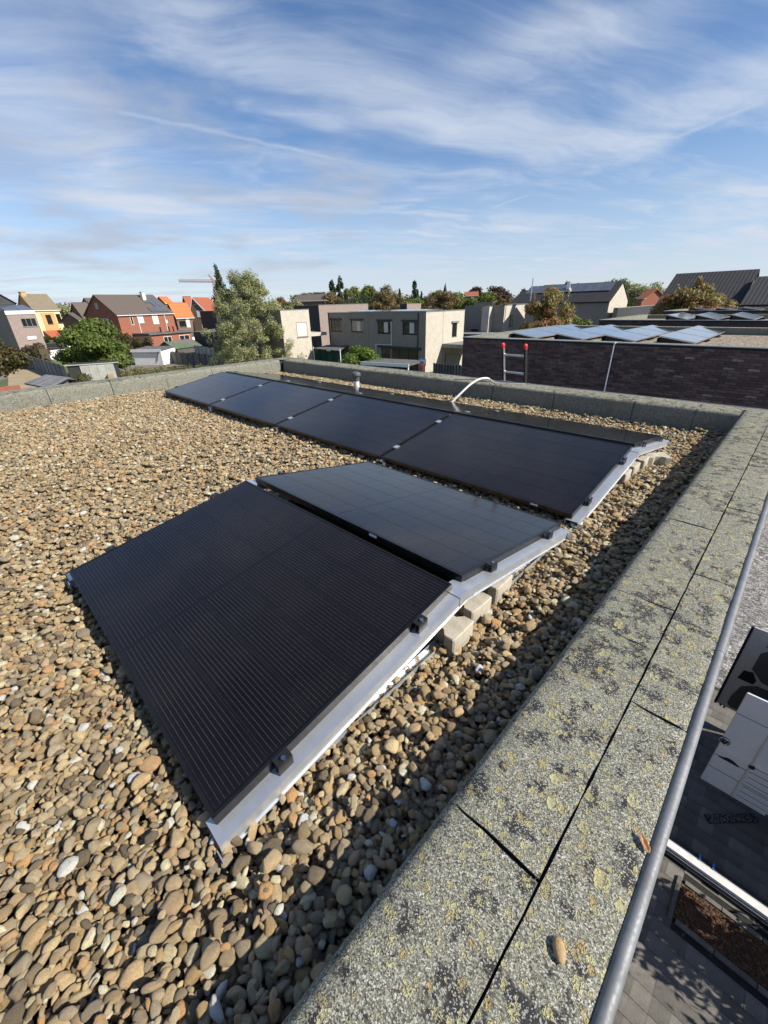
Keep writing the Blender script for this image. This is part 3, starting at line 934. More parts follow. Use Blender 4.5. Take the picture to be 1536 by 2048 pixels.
ME_BLOCK = block_mesh()
GBk = 'ballast blocks on the rails'
for x, y, rz, lab in ((-0.008, 1.092, 0.03, 'pale concrete paving block, nearest one under the near panel rail'),
                      (-0.042, 1.300, -0.03, 'middle concrete paving block under the near panel ridge'),
                      (-0.052, 1.522, 0.02, 'third concrete paving block under the near panel ridge, farthest from the viewer'),
                      (-0.055, 3.515, 0.02, 'shaded concrete block, first under the far row rail'),
                      (-0.052, 3.735, -0.02, 'second concrete block under the far row rail'),
                      (-0.035, 3.945, 0.03, 'third concrete block under the far row rail'),
                      (0.088, 4.130, 0.62, 'skewed concrete block sticking out from under the far row rail')):
    o = bpy.data.objects.new('concrete_block', ME_BLOCK); COL.objects.link(o)
    o.location = (x, y, 0.005 if abs(rz) < 0.1 else 0.0); o.rotation_euler = (0, 0, rz)
    tag(o, lab, 'concrete block', GBk)

# ------------------------------------------------------------------ vent, conduit, small things on the parapet
v = thing('roof_vent', 'white vent pipe with black cap by the far parapet', 'vent', (-5.03, 5.12, 0))
MB().lathe([(0.052, -0.08), (0.052, 0.13), (0.050, 0.15)], (-5.03, 5.12, 0), 20).build('pipe', M['white_plastic'], v, R(40))
MB().lathe([(0.060, 0.125), (0.060, 0.20), (0.064, 0.205), (0.084, 0.215), (0.086, 0.245), (0.075, 0.268), (0.04, 0.28)], (-5.03, 5.12, 0), 24).build('cap', M['grey_plastic'], v, R(40))
cpts = [(-2.68, 4.70, -0.03), (-2.675, 4.77, 0.03), (-2.672, 4.83, 0.086), (-2.623, 4.97, 0.196), (-2.585, 5.15, 0.30), (-2.573, 5.34, 0.345), (-2.562, 5.5, 0.343), (-2.552, 5.60, 0.322)]


def spline(pts, n=6):
    out = []
    P_ = [Vector(p) for p in pts]
    for i in range(len(P_) - 1):
        p0, p1, p2, p3 = P_[max(i - 1, 0)], P_[i], P_[i + 1], P_[min(i + 2, len(P_) - 1)]
        for j in range(n):
            t_ = j / n
            out.append(0.5 * ((2 * p1) + (-p0 + p2) * t_ + (2 * p0 - 5 * p1 + 4 * p2 - p3) * t_ ** 2 + (-p0 + 3 * p1 - 3 * p2 + p3) * t_ ** 3))
    out.append(P_[-1])
    return out


cdt = thing('cable_conduit', 'white flexible conduit arching from behind the panels over the far parapet', 'conduit', (-2.68, 4.70, 0))
MB().tube(spline(cpts), 0.0155, 10).build('hose', M['white_plastic'], cdt, True)
MB().tube(spline([(-2.556, 5.58, 0.328), (-2.54, 5.64, 0.305), (-2.53, 5.69, 0.268), (-2.50, 5.73, 0.2565), (-2.40, 5.78, 0.256), (-2.25, 5.80, 0.2555), (-2.1, 5.86, 0.256)]), 0.004, 8).build('cable', M['white_plastic'], cdt, True)

# dead leaf: a curled blade with a midrib
lf = MB(); n1, n2 = 12, 6
for i in range(n1 + 1):
    f = i / n1; hw_ = 0.011 * math.sin(math.pi * f ** 0.8) + 0.0005
    for j in range(n2 + 1):
        g = j / n2 * 2 - 1
        lf.v.append((g * hw_, (f - 0.5) * 0.062, 0.006 + 0.010 * abs(g) * math.sin(math.pi * f) + 0.010 * (f - 0.4) ** 2 * 4 + 0.002 * math.sin(f * 21 + g * 3)))
for i in range(n1):
    for j in range(n2):
        q = i * (n2 + 1) + j
        lf.f.append((q, q + 1, q + n2 + 2, q + n2 + 1))
lo = lf.build('dead_leaf', M['dead_leaf'], None, True)
sm = lo.modifiers.new('thickness', 'SOLIDIFY'); sm.thickness = 0.0006
lo.scale = (0.7, 0.7, 0.7); lo.location = (0.868, 0.662, 0.246); lo.rotation_euler = (0, 0.15, 0.75)
tag(lo, 'curled brown dead leaf lying on the parapet beside the metal trim', 'leaf')
sp = MB()
for i in range(13):
    f = i / 12; r_ = 0.0125 * math.sqrt(max(0.0, 1 - (2 * f - 1) ** 2)) * (0.85 + 0.3 * f) + 0.0004
    for j in range(12):
        th = 2 * math.pi * j / 12
        sp.v.append((r_ * math.cos(th), (f - 0.5) * 0.046, 0.010 + 0.8 * r_ * math.sin(th)))
for i in range(12):
    for j in range(12):
        sp.f.append((i * 12 + j, i * 12 + (j + 1) % 12, i * 12 + 12 + (j + 1) % 12, i * 12 + 12 + j))
so2 = sp.build('seed_pod', M['seed'], None, True)
so2.scale = (0.9, 0.9, 0.9); so2.location = (0.803, 0.355, 0.2455); so2.rotation_euler = (0, 0, 0.62)
tag(so2, 'small tan felted seed pod lying on the parapet in the foreground', 'seed pod')

# ------------------------------------------------------------------ ladder leaning on the far parapet
ld = thing('ladder', 'black and silver ladder with red tips leaning on the far parapet', 'ladder', (-2.35, 7.55, GZ))


def lad(x, s_, dx=0.0):
    """point on the ladder at height s_ above the roof"""
    return Vector((x + dx, 5.885 + (0.80 - s_) * 0.243, s_))


xl, xr = -2.535, -2.172
dvec = (lad(0, GZ) - lad(0, 0.74))
for x, sg in ((xl, 1), (xr, -1)):
    a = lad(x, 0.74) + Vector((-0.014, -0.030, 0))
    r_ = MB().obox(a, (0.028, 0, 0), (0, 0.062, 0), dvec).build('side_rail', M['black_plastic'], ld)
    MB().obox(lad(x + sg * 0.0145, 0.735) + Vector((-0.0015, -0.022, 0)), (0.003, 0, 0), (0, 0.044, 0), dvec * 0.998).build('rail_inlay', M['alu'], r_)
    tip = MB()
    for z, rx, ry in ((0.728, 0.019, 0.034), (0.744, 0.020, 0.036), (0.752, 0.025, 0.040), (0.782, 0.026, 0.040), (0.800, 0.020, 0.031), (0.808, 0.009, 0.014)):
        c = lad(x, z)
        tip.v += [(c.x + rx * math.cos(2 * math.pi * j / 14), c.y + ry * math.sin(2 * math.pi * j / 14), c.z) for j in range(14)]
    for i in range(5):
        for j in range(14):
            tip.f.append((i * 14 + j, i * 14 + (j + 1) % 14, i * 14 + 14 + (j + 1) % 14, i * 14 + 14 + j))
    tip.f += [tuple(range(13, -1, -1)), tuple(70 + j for j in range(14))]
    tip.build('tip_cap', M['red_plastic'], ld, R(50))
z = 0.637
while z > GZ + 0.15:
    a = lad(xl + 0.012, z); b = lad(xr - 0.012, z)
    r_ = MB().obox(a + Vector((0, -0.02, -0.013)), b - a, (0, 0.04, 0.0), (0, 0, 0.026)).build('rung', M['alu'], ld, bevel=0.004)
    for q, sg in ((a, 1), (b, -1)):
        MB().obox(q + Vector((sg * 0.001, -0.024, -0.018)), (sg * 0.014, 0, 0), (0, 0.048, 0), (0, 0, 0.036)).build('collar', M['white_plastic'], r_)
    z -= 0.2575


# ------------------------------------------------------------------ roof gravel: pebbles settled one on another
def pebble_mesh(k):
    bm = bmesh.new()
    bmesh.ops.create_icosphere(bm, subdivisions=3, radius=1.0)
    e = 2.0 + 0.9 * random.random()
    for v_ in bm.verts:
        p = v_.co.normalized()
        q = (abs(p.x) ** e + abs(p.y) ** e + abs(p.z) ** e) ** (-1 / e)
        n_ = mnoise.noise(p * 1.1 + Vector((k * 9.1, 0, 0))) * 0.26 + mnoise.noise(p * 2.6 + Vector((0, k * 5.3, 0))) * 0.085
        v_.co = p * q * (1 + n_)
        # a worn facet or two
        for fk in range(3):
            nn = Vector((math.sin(k * 2.1 + fk * 2.4), math.cos(k * 1.3 + fk), 0.5 * math.sin(k + fk * 3))).normalized()
            dd = v_.co.dot(nn) - (0.62 + 0.1 * fk)
            if dd > 0: v_.co -= nn * dd * 0.85
    me = bpy.data.meshes.new('pebble')
    bm.to_mesh(me); bm.free()
    me.polygons.foreach_set('use_smooth', [True] * len(me.polygons))
    me.materials.append(M['pebble'])
    return me


pcol = bpy.data.collections.new('pebble_shapes')
NP_ = 14
for k in range(NP_):
    pcol.objects.link(bpy.data.objects.new('pebble_%02d' % k, pebble_mesh(k)))


def settle(x0, x1, y0, y1, skip, dens, cell=0.006, seed=3):
    rng = np.random.default_rng(seed)
    nx, ny = int((x1 - x0) / cell), int((y1 - y0) / cell)
    gx, gy = np.meshgrid(np.arange(nx), np.arange(ny), indexing='ij')
    h = (-0.030 + 0.010 * np.sin(gx * cell * 2.1 + 1) * np.sin(gy * cell * 1.7)).astype(np.float32)
    # heaped up a little towards the kerbs
    hx = x0 + gx * cell
    hy = y0 + gy * cell
    hb = h.copy()
    bank = (0.018 + 0.048 * np.clip((2.6 - hy) / 1.6, 0, 1)) * np.clip((hx - 0.10) / 0.28, 0, 1)
    h = (h + bank).astype(np.float32); hb = h.copy()
    N = int((x1 - x0) * (y1 - y0) * dens)
    X = rng.uniform(x0, x1, (N, 6)); Y = rng.uniform(y0, y1, (N, 6))
    sz = np.clip(rng.lognormal(-4.42, 0.37, N), 0.0065, 0.030)
    sz = np.sort(sz[rng.permutation(N)]) if False else sz
    el = rng.uniform(0.45, 0.92, N); fl = rng.uniform(0.36, 0.68, N); yw = rng.uniform(0, math.pi, N)
    tx = rng.normal(0, 0.20, N); ty = rng.normal(0, 0.20, N)
    out = []
    II = np.clip(((X - x0) / cell).astype(int), 0, nx - 1); JJ = np.clip(((Y - y0) / cell).astype(int), 0, ny - 1)
    bad = np.where(skip(X, Y), 9.0, 0.0)
    okk = bad.min(1) < 1
    for i in np.nonzero(okk)[0]:
        a = sz[i]; b = a * el[i]; c = a * fl[i]
        q = int((h[II[i], JJ[i]] - hb[II[i], JJ[i]] + bad[i]).argmin())
        x, y = X[i, q], Y[i, q]; u, v_ = II[i, q], JJ[i, q]
        k = int(a / cell) + 1
        u0, u1, v0, v1 = max(u - k, 0), min(u + k + 1, nx), max(v_ - k, 0), min(v_ + k + 1, ny)
        dx = (np.arange(u0, u1) + 0.5) * cell + x0 - x; dy = (np.arange(v0, v1) + 0.5) * cell + y0 - y
        cs, sn = math.cos(yw[i]), math.sin(yw[i])
        A = (dx[:, None] * cs + dy[None, :] * sn) / a; B = (-dx[:, None] * sn + dy[None, :] * cs) / b
        r2_ = A * A + B * B
        msk = r2_ < 1
        if not msk.any(): continue
        hh = c * np.sqrt(np.maximum(0, 1 - r2_))
        pt = h[u0:u1, v0:v1]
        zc = float((pt + hh * 0.72)[msk].max())
        zc = zc - 0.42 * c
        if zc > 0.045 + (0.05 if x > 0.12 else 0.0): continue
        np.maximum(pt, np.where(msk, zc + hh * 0.94, -9), out=pt)
        out.append((x, y, zc, tx[i], ty[i], yw[i], a, b, c))
    return np.array(out)


def under_panel(x, y):
    return (((-L + 0.02 < x) & (x < -0.16) & (0.20 < y) & (y < yA2 - 0.06)) |
            ((-(4 * L) + 0.1 < x) & (x < -0.16) & (yB + 0.22 < y) & (y < yC - 0.12)))


P1 = settle(-3.8, XR + 0.03, -1.3, YF + 0.02, under_panel, 4300)
# farther off the pebbles lie in one close layer
gx_, gy_ = np.meshgrid(np.arange(XL - 0.01, -3.78, 0.0235), np.arange(-1.3, YF + 0.02, 0.0235), indexing='ij')
rg_ = np.random.default_rng(11)
fx = (gx_ + rg_.uniform(-0.013, 0.013, gx_.shape)).ravel(); fy = (gy_ + rg_.uniform(-0.013, 0.013, gx_.shape)).ravel()
kp = ~under_panel(fx, fy); fx, fy = fx[kp], fy[kp]; nf = len(fx)
sa = np.clip(rg_.lognormal(-4.22, 0.36, nf), 0.008, 0.032)
P2 = np.stack([fx, fy, rg_.normal(-0.012, 0.009, nf) + 0.008 * np.sin(fx * 2.3) * np.sin(fy * 1.9), rg_.normal(0, 0.3, nf), rg_.normal(0, 0.3, nf), rg_.uniform(0, 3.14, nf), sa, sa * rg_.uniform(0.5, 0.95, nf), sa * rg_.uniform(0.4, 0.7, nf)], 1)
P1 = np.concatenate([P1, P2])
gm = bpy.data.meshes.new('roof_gravel')
gm.from_pydata([tuple(p[:3]) for p in P1], [], [])
for nm, typ, arr in (('rot', 'FLOAT_VECTOR', P1[:, 3:6]), ('scl', 'FLOAT_VECTOR', P1[:, 6:9])):
    at_ = gm.attributes.new(nm, typ, 'POINT'); at_.data.foreach_set('vector', arr.astype(np.float32).ravel())
rng = np.random.default_rng(5)
ai = gm.attributes.new('shape', 'INT', 'POINT'); ai.data.foreach_set('value', rng.integers(0, NP_, len(P1)).astype(np.int32))
af = gm.attributes.new('tint', 'FLOAT', 'POINT'); af.data.foreach_set('value', rng.uniform(0, 1, len(P1)).astype(np.float32))
go = bpy.data.objects.new('roof_gravel', gm); COL.objects.link(go)
tag(go, 'tan and grey rounded river pebbles covering the flat roof', 'gravel', kind='stuff')
ng = bpy.data.node_groups.new('scatter_pebbles', 'GeometryNodeTree')
ng.interface.new_socket('Geometry', in_out='INPUT', socket_type='NodeSocketGeometry')
ng.interface.new_socket('Geometry', in_out='OUTPUT', socket_type='NodeSocketGeometry')
gi = ng.nodes.new('NodeGroupInput'); gout = ng.nodes.new('NodeGroupOutput')
iop = ng.nodes.new('GeometryNodeInstanceOnPoints')
ci = ng.nodes.new('GeometryNodeCollectionInfo'); ci.inputs['Collection'].default_value = pcol
ci.inputs['Separate Children'].default_value = True; ci.inputs['Reset Children'].default_value = True


def nattr(nm, typ):
    n_ = ng.nodes.new('GeometryNodeInputNamedAttribute'); n_.data_type = typ; n_.inputs['Name'].default_value = nm
    return n_.outputs['Attribute']


ng.links.new(gi.outputs[0], iop.inputs['Points'])
ng.links.new(ci.outputs[0], iop.inputs['Instance'])
iop.inputs['Pick Instance'].default_value = True
ng.links.new(nattr('shape', 'INT'), iop.inputs['Instance Index'])
e2r = ng.nodes.new('FunctionNodeEulerToRotation')
ng.links.new(nattr('rot', 'FLOAT_VECTOR'), e2r.inputs[0])
ng.links.new(e2r.outputs[0], iop.inputs['Rotation'])
ng.links.new(nattr('scl', 'FLOAT_VECTOR'), iop.inputs['Scale'])
ng.links.new(iop.outputs[0], gout.inputs[0])
md = go.modifiers.new('pebbles', 'NODES'); md.node_group = ng

# ================================================================== street level
g = MB(); g.add([(-1500, -900, GZ - 0.012), (900, -900, GZ - 0.012), (900, 1900, GZ - 0.012), (-1500, 1900, GZ - 0.012)], [(0, 1, 2, 3)])
struct('ground', g, M['ground'])
dr = MB(); dr.box(XR + 0.44, 9.0, -6, 8.9, GZ - 0.01, GZ - 0.004)
drive = struct('driveway', dr, M['paver_joint'])
ME_PAVER = MB().box(-0.0975, 0.0975, -0.0985, 0.0985, 0.0, 0.05).mesh('paver', M['paver'])
rows = 0
for i in range(10):
    for j in range(30):
        x = 0.99 + 0.195 * (i + 0.5); y = 2.40 + 0.2015 * (j + 0.5)
        if 4.10 < y < 4.72 and x > 1.70: continue
        inst('paver', ME_PAVER, drive, (x, y, GZ - 0.05 + 0.004 + random.uniform(-0.002, 0.002)), (random.uniform(-.006, .006), random.uniform(-.006, .006), 0))
rest = MB()
for i in range(-1, 42):
    for j in range(-26, 32):
        x = 0.99 + 0.195 * (i + 0.5); y = 2.40 + 0.2015 * (j + 0.5)
        if 0 <= i < 10 and 0 <= j < 30: continue
        if 4.10 < y < 4.72 and x > 1.70: continue
        if i < 0: continue
        rest.box(x - 0.0965, x + 0.0965, y - 0.0985, y + 0.0985, GZ - 0.01, GZ + 0.003)
ro = rest.build('paver_field', M['paver'], drive); ro['kind'] = 'stuff'
struct('road', MB().box(XR + 0.6, 30, 8.93, 120, GZ - 0.01, GZ + 0.002), M['asphalt'])
bed = struct('planting_bed', MB().box(1.76, 9.0, 4.16, 4.66, GZ - 0.01, GZ + 0.012), M['moss'])
for k in range(14):
    MB().box(1.80 + k * 0.42, 1.80 + k * 0.42 + 0.41, 4.105, 4.16, GZ, GZ + 0.035).build('kerb_stone', M['kerb'], bed)
    MB().box(1.80 + k * 0.42, 1.80 + k * 0.42 + 0.41, 4.66, 4.715, GZ, GZ + 0.035).build('kerb_stone', M['kerb'], bed)
MB().box(1.71, 1.76, 4.105, 4.715, GZ, GZ + 0.034).build('kerb_stone', M['kerb'], bed)
mu = MB()
for k in range(5200):
    x, y = random.uniform(1.78, 4.2), random.uniform(4.18, 4.64)
    if random.random() < max(0.0, (x - 2.1) * 0.45): continue
    a = random.uniform(0, 6.3); l_, w_ = random.uniform(0.008, 0.022), random.uniform(0.004, 0.010); z = GZ + 0.013 + random.uniform(0, 0.016)
    c_, s_ = math.cos(a), math.sin(a); t_ = random.uniform(-0.008, 0.008)
    mu.add([(x + c_ * l_ - s_ * w_, y + s_ * l_ + c_ * w_, z + t_), (x - c_ * l_ - s_ * w_, y - s_ * l_ + c_ * w_, z - t_), (x - c_ * l_ + s_ * w_, y - s_ * l_ - c_ * w_, z - t_ * 0.4), (x + c_ * l_ + s_ * w_, y + s_ * l_ - c_ * w_, z + t_)], [(0, 1, 2, 3)])
mo = mu.build('bark_mulch', M['mulch'], None); tag(mo, 'red brown bark chips strewn over the planting bed', 'mulch', kind='stuff')

# mat on the paving
mt_ = MB(); c = Vector((2.135, 6.115, GZ + 0.004)); u_ = Vector((0.71, 0.70, 0)) * 0.39; v__ = Vector((-0.70, 0.71, 0)) * 0.062
mt_.obox(c - u_ - v__, u_ * 2, v__ * 2, (0, 0, 0.012))
mo_ = tag(mt_.build('grit_mat', M['rubber'], None), 'narrow dark speckled mat lying skewed on the paving below the van door', 'mat')
gt = MB()
for k in range(420):
    p = c + u_ * random.uniform(-0.95, 0.95) + v__ * random.uniform(-0.9, 0.9) + Vector((0, 0, 0.012)); r_ = random.uniform(0.003, 0.008)
    gt.box(p.x - r_, p.x + r_, p.y - r_, p.y + r_, p.z - 0.001, p.z + 0.004)
gt.build('grit', mat('mat_grit', (0.16, 0.15, 0.14), 0.9, island=0.8), mo_)['kind'] = 'stuff'
# bundle of rails on the ground
rb = thing('rail_bundle', 'bundle of long pale aluminium rails tied with blue clips on the paving', 'rails', (1.5, 4.95, GZ))
for k, (dy, h, wd, mk) in enumerate(((4.875, 0.05, 0.018, 'black_plastic'), (4.905, 0.085, 0.02, 'trim'), (4.935, 0.13, 0.12, 'white_plastic'), (5.06, 0.09, 0.014, 'trim'), (5.082, 0.085, 0.014, 'black_plastic'), (5.105, 0.08, 0.012, 'trim'), (5.126, 0.075, 0.02, 'black_plastic'))):
    MB().box(1.36 + 0.03 * k, 3.0 + 0.05 * k, dy, dy + wd, GZ + 0.005, GZ + h).build('rail', M[mk], rb)
for x in (1.86, 2.02, 2.8): MB().box(x, x + 0.025, 5.05, 5.14, GZ + 0.07, GZ + 0.145).build('clip', M['blue_plastic'], rb)
# thin black sheet under the bundle
MB().box(1.3, 3.4, 4.84, 5.17, GZ + 0.0035, GZ + 0.0048).build('black_sheet', M['rubber'], rb)

# ------------------------------------------------------------------ the van with its rear doors open
van = thing('delivery_van', 'white delivery van with both rear doors open, parked beside the house', 'van', (4.6, 7.1, GZ))
YV0, YV1, XV = 6.20, 7.985, 2.43
pr = [(XV, GZ + 0.42), (XV, GZ + 2.15), (XV + 0.06, GZ + 2.40), (XV + 0.25, GZ + 2.50), (6.3, GZ + 2.50), (6.9, GZ + 2.36), (7.5, GZ + 1.55), (8.1, GZ + 1.30), (8.25, GZ + 1.0), (8.25, GZ + 0.42)]
vb = MB(); N_ = len(pr); levels = [(YV0, 1.0), (YV0 + 0.10, 1.012), (YV1 - 0.10, 1.012), (YV1, 1.0)]
for y, k in levels: vb.v += [(x, y, GZ + 0.42 + (z - GZ - 0.42) * (1 if k > 1 else 0.96)) for x, z in pr]
for i in range(3):
    for j in range(1, N_): 
        q = (j + 1) % N_
        if j == 0: continue
        vb.f.append((i * N_ + j, i * N_ + q, i * N_ + N_ + q, i * N_ + N_ + j))
vb.f += [tuple(range(N_)), tuple(3 * N_ + j for j in range(N_ - 1, -1, -1))]
vb.build('body', M['van_white'], van, bevel=0.02)
MB().box(XV + 0.02, 6.2, YV0 + 0.06, YV1 - 0.06, GZ + 0.50, GZ + 0.56).build('load_floor', M['grey_plastic'], van)
for x in (3.4, 7.2):
    for y in (YV0 + 0.10, YV1 - 0.10):
        wl = MB().tube([(x, y - 0.11, GZ + 0.34), (x, y + 0.11, GZ + 0.34)], 0.34, 24).build('wheel', M['rubber'], van, R(40))
        MB().tube([(x, y - 0.115, GZ + 0.34), (x, y + 0.115, GZ + 0.34)], 0.20, 18).build('rim', M['alu'], wl, R(40))
MB().box(XV - 0.10, XV - 0.005, YV0 + 0.15, YV1 - 0.15, GZ + 0.40, GZ + 0.52).build('bumper', M['black_plastic'], van, bevel=0.015)
# white door, outer skin towards us
d1 = MB().box(1.615, 2.42, 6.160, 6.194, -5.60, -3.592).build('rear_door', M['van_white'], van, bevel=0.012)
MB().box(1.64, 2.40, 6.150, 6.1595, -4.722, -4.690).build('moulding', M['white_frame'], d1, bevel=0.004)
for z in (-4.005, -5.226, -4.937): MB().box(1.622, 2.40, 6.1578, 6.161, z - 0.005, z + 0.005).build('seam', M['grey_plastic'], d1)
MB().box(2.006, 2.036, 6.146, 6.159, -5.585, -3.62).build('hinge_post', M['van_grey'], d1, bevel=0.005)
for k in range(7):
    z = -5.52 + 0.115 * k
    MB().box(2.06, 2.40, 6.147, 6.1585, z, z + 0.018).build('rib', M['white_frame'], d1)
    MB().box(2.06, 2.40, 6.1570, 6.1592, z + 0.02, z + 0.028).build('rib_groove', M['grey_plastic'], d1)
hd = MB()
for k in range(12):
    f0, f1 = k / 12, (k + 1) / 12
    zz = lambda f: -4.94 + 0.05 * math.sin(math.pi * f) * (1 if f > 0.3 else 0.6)
    hd.add([(1.675 + 0.244 * f0, 6.152, -4.955), (1.675 + 0.244 * f1, 6.152, -4.955), (1.675 + 0.244 * f1, 6.150, zz(f1)), (1.675 + 0.244 * f0, 6.150, zz(f0))], [(0, 1, 2, 3)])
ho = hd.build('handle', M['black_plastic'], d1); ho.modifiers.new('thickness', 'SOLIDIFY').thickness = 0.014
MB().tube([(2.033, 6.140, -4.814), (2.033, 6.158, -4.814)], 0.036, 16).build('lock_cap', M['black_plastic'], d1, R(40))
# round emblem overlapping the free edge of the door
em = MB(); cx, cz, er = 1.652, -4.60, 0.066
em.tube([(cx, 6.140, cz), (cx, 6.157, cz)], er, 28)
eo = em.build('emblem', M['black_plastic'], d1, R(40))
rg = MB(); rg.tube([(cx + er * 0.93 * math.cos(a), 6.137, cz + er * 0.93 * math.sin(a)) for a in np.linspace(0, 2 * math.pi, 33)], 0.006, 8, cap=False)
S_ = er * 0.88
for p in ([(-0.42, 0.86), (0.0, 0.08), (0.42, 0.86)], [(-0.86, 0.42), (-0.42, -0.72), (0.0, -0.02), (0.42, -0.72), (0.86, 0.42)]):
    rg.tube([(cx + a * S_, 6.137, cz + b * S_) for a, b in p], 0.006, 6)
rg.build('emblem_letters', M['chrome'], eo)
# far door, inner side towards us
d2 = MB().box(1.545, 2.42, 8.020, 8.055, -5.60, -3.70).build('rear_door', M['van_grey'], van, bevel=0.015)
MB().box(1.515, 1.548, 8.005, 8.06, -5.60, -3.70).build('door_seal', M['rubber'], d2)


def card(poly, nm='door_card', mk='van_card'):
    MB().prism([(x, 8.021, z) for x, z in poly], (0, -0.012, 0)).build(nm, M[mk], d2, bevel=0.006)


card([(1.69, -5.47), (1.69, -5.30), (1.75, -4.98), (1.93, -4.84), (2.36, -4.84), (2.36, -5.50), (1.74, -5.53)])
card([(1.655, -4.83), (1.685, -4.63), (1.80, -4.60), (1.88, -4.74), (1.865, -4.83)], 'opening', 'rubber')
card([(1.77, -4.52), (1.775, -4.16), (1.86, -4.04), (2.36, -4.04), (2.36, -4.74), (1.955, -4.72)])
card([(1.80, -3.98), (1.84, -3.82), (2.36, -3.82), (2.36, -3.97)])
MB().box(2.00, 2.25, 7.990, 8.008, -4.40, -4.33).build('grab_handle', M['white_frame'], d2, bevel=0.004)
for x, z in ((1.60, -5.57), (1.66, -5.59)): MB().box(x, x + 0.03, 7.995, 8.02, z - 0.03, z).build('hinge', M['black_plastic'], d2)


# ================================================================== vegetation
def rdir():
    while True:
        v_ = Vector((random.uniform(-1, 1), random.uniform(-1, 1), random.uniform(-1, 1)))
        if 0.05 < v_.length < 1: return v_.normalized()


def leaves_np(cent, rad, n, size, rng, shell=0.55, flat=1.0):
    """n leaf quads spread through ellipsoid clumps; returns verts (n*4,3)"""
    K = len(cent)
    wt = np.array([r[0] * r[1] for r in rad]); wt = wt / wt.sum()
    k = rng.choice(K, n, p=wt)
    d = rng.normal(size=(n, 3)); d /= np.linalg.norm(d, axis=1)[:, None]
    rr = shell + (1 - shell) * rng.random(n) ** 0.6
    rr *= (1 + 0.22 * rng.normal(size=n) * 0.5)
    p = np.array(cent)[k] + d * rr[:, None] * np.array(rad)[k]
    nrm = d + rng.normal(size=(n, 3)) * 0.55; nrm[:, 2] += 0.25
    nrm /= np.linalg.norm(nrm, axis=1)[:, None]
    a = np.cross(nrm, rng.normal(size=(n, 3))); a /= np.linalg.norm(a, axis=1)[:, None]
    b = np.cross(nrm, a)
    s_ = size * rng.uniform(0.55, 1.35, n)
    a *= s_[:, None]; b *= (s_ * rng.uniform(0.45, 0.8, n))[:, None]
    return np.stack([p - a, p - b * 0.9, p + a, p + b * 0.9], 1).reshape(-1, 3)


def leaf_mesh(name, V, mt):
    me = bpy.data.meshes.new(name)
    n = len(V) // 4
    me.vertices.add(len(V)); me.vertices.foreach_set('co', V.astype(np.float32).ravel())
    me.loops.add(4 * n); me.loops.foreach_set('vertex_index', np.arange(4 * n, dtype=np.int32))
    me.polygons.add(n); me.polygons.foreach_set('loop_start', np.arange(0, 4 * n, 4, dtype=np.int32))
    me.materials.append(mt); me.update(calc_edges=True)
    return me


TS = [100]


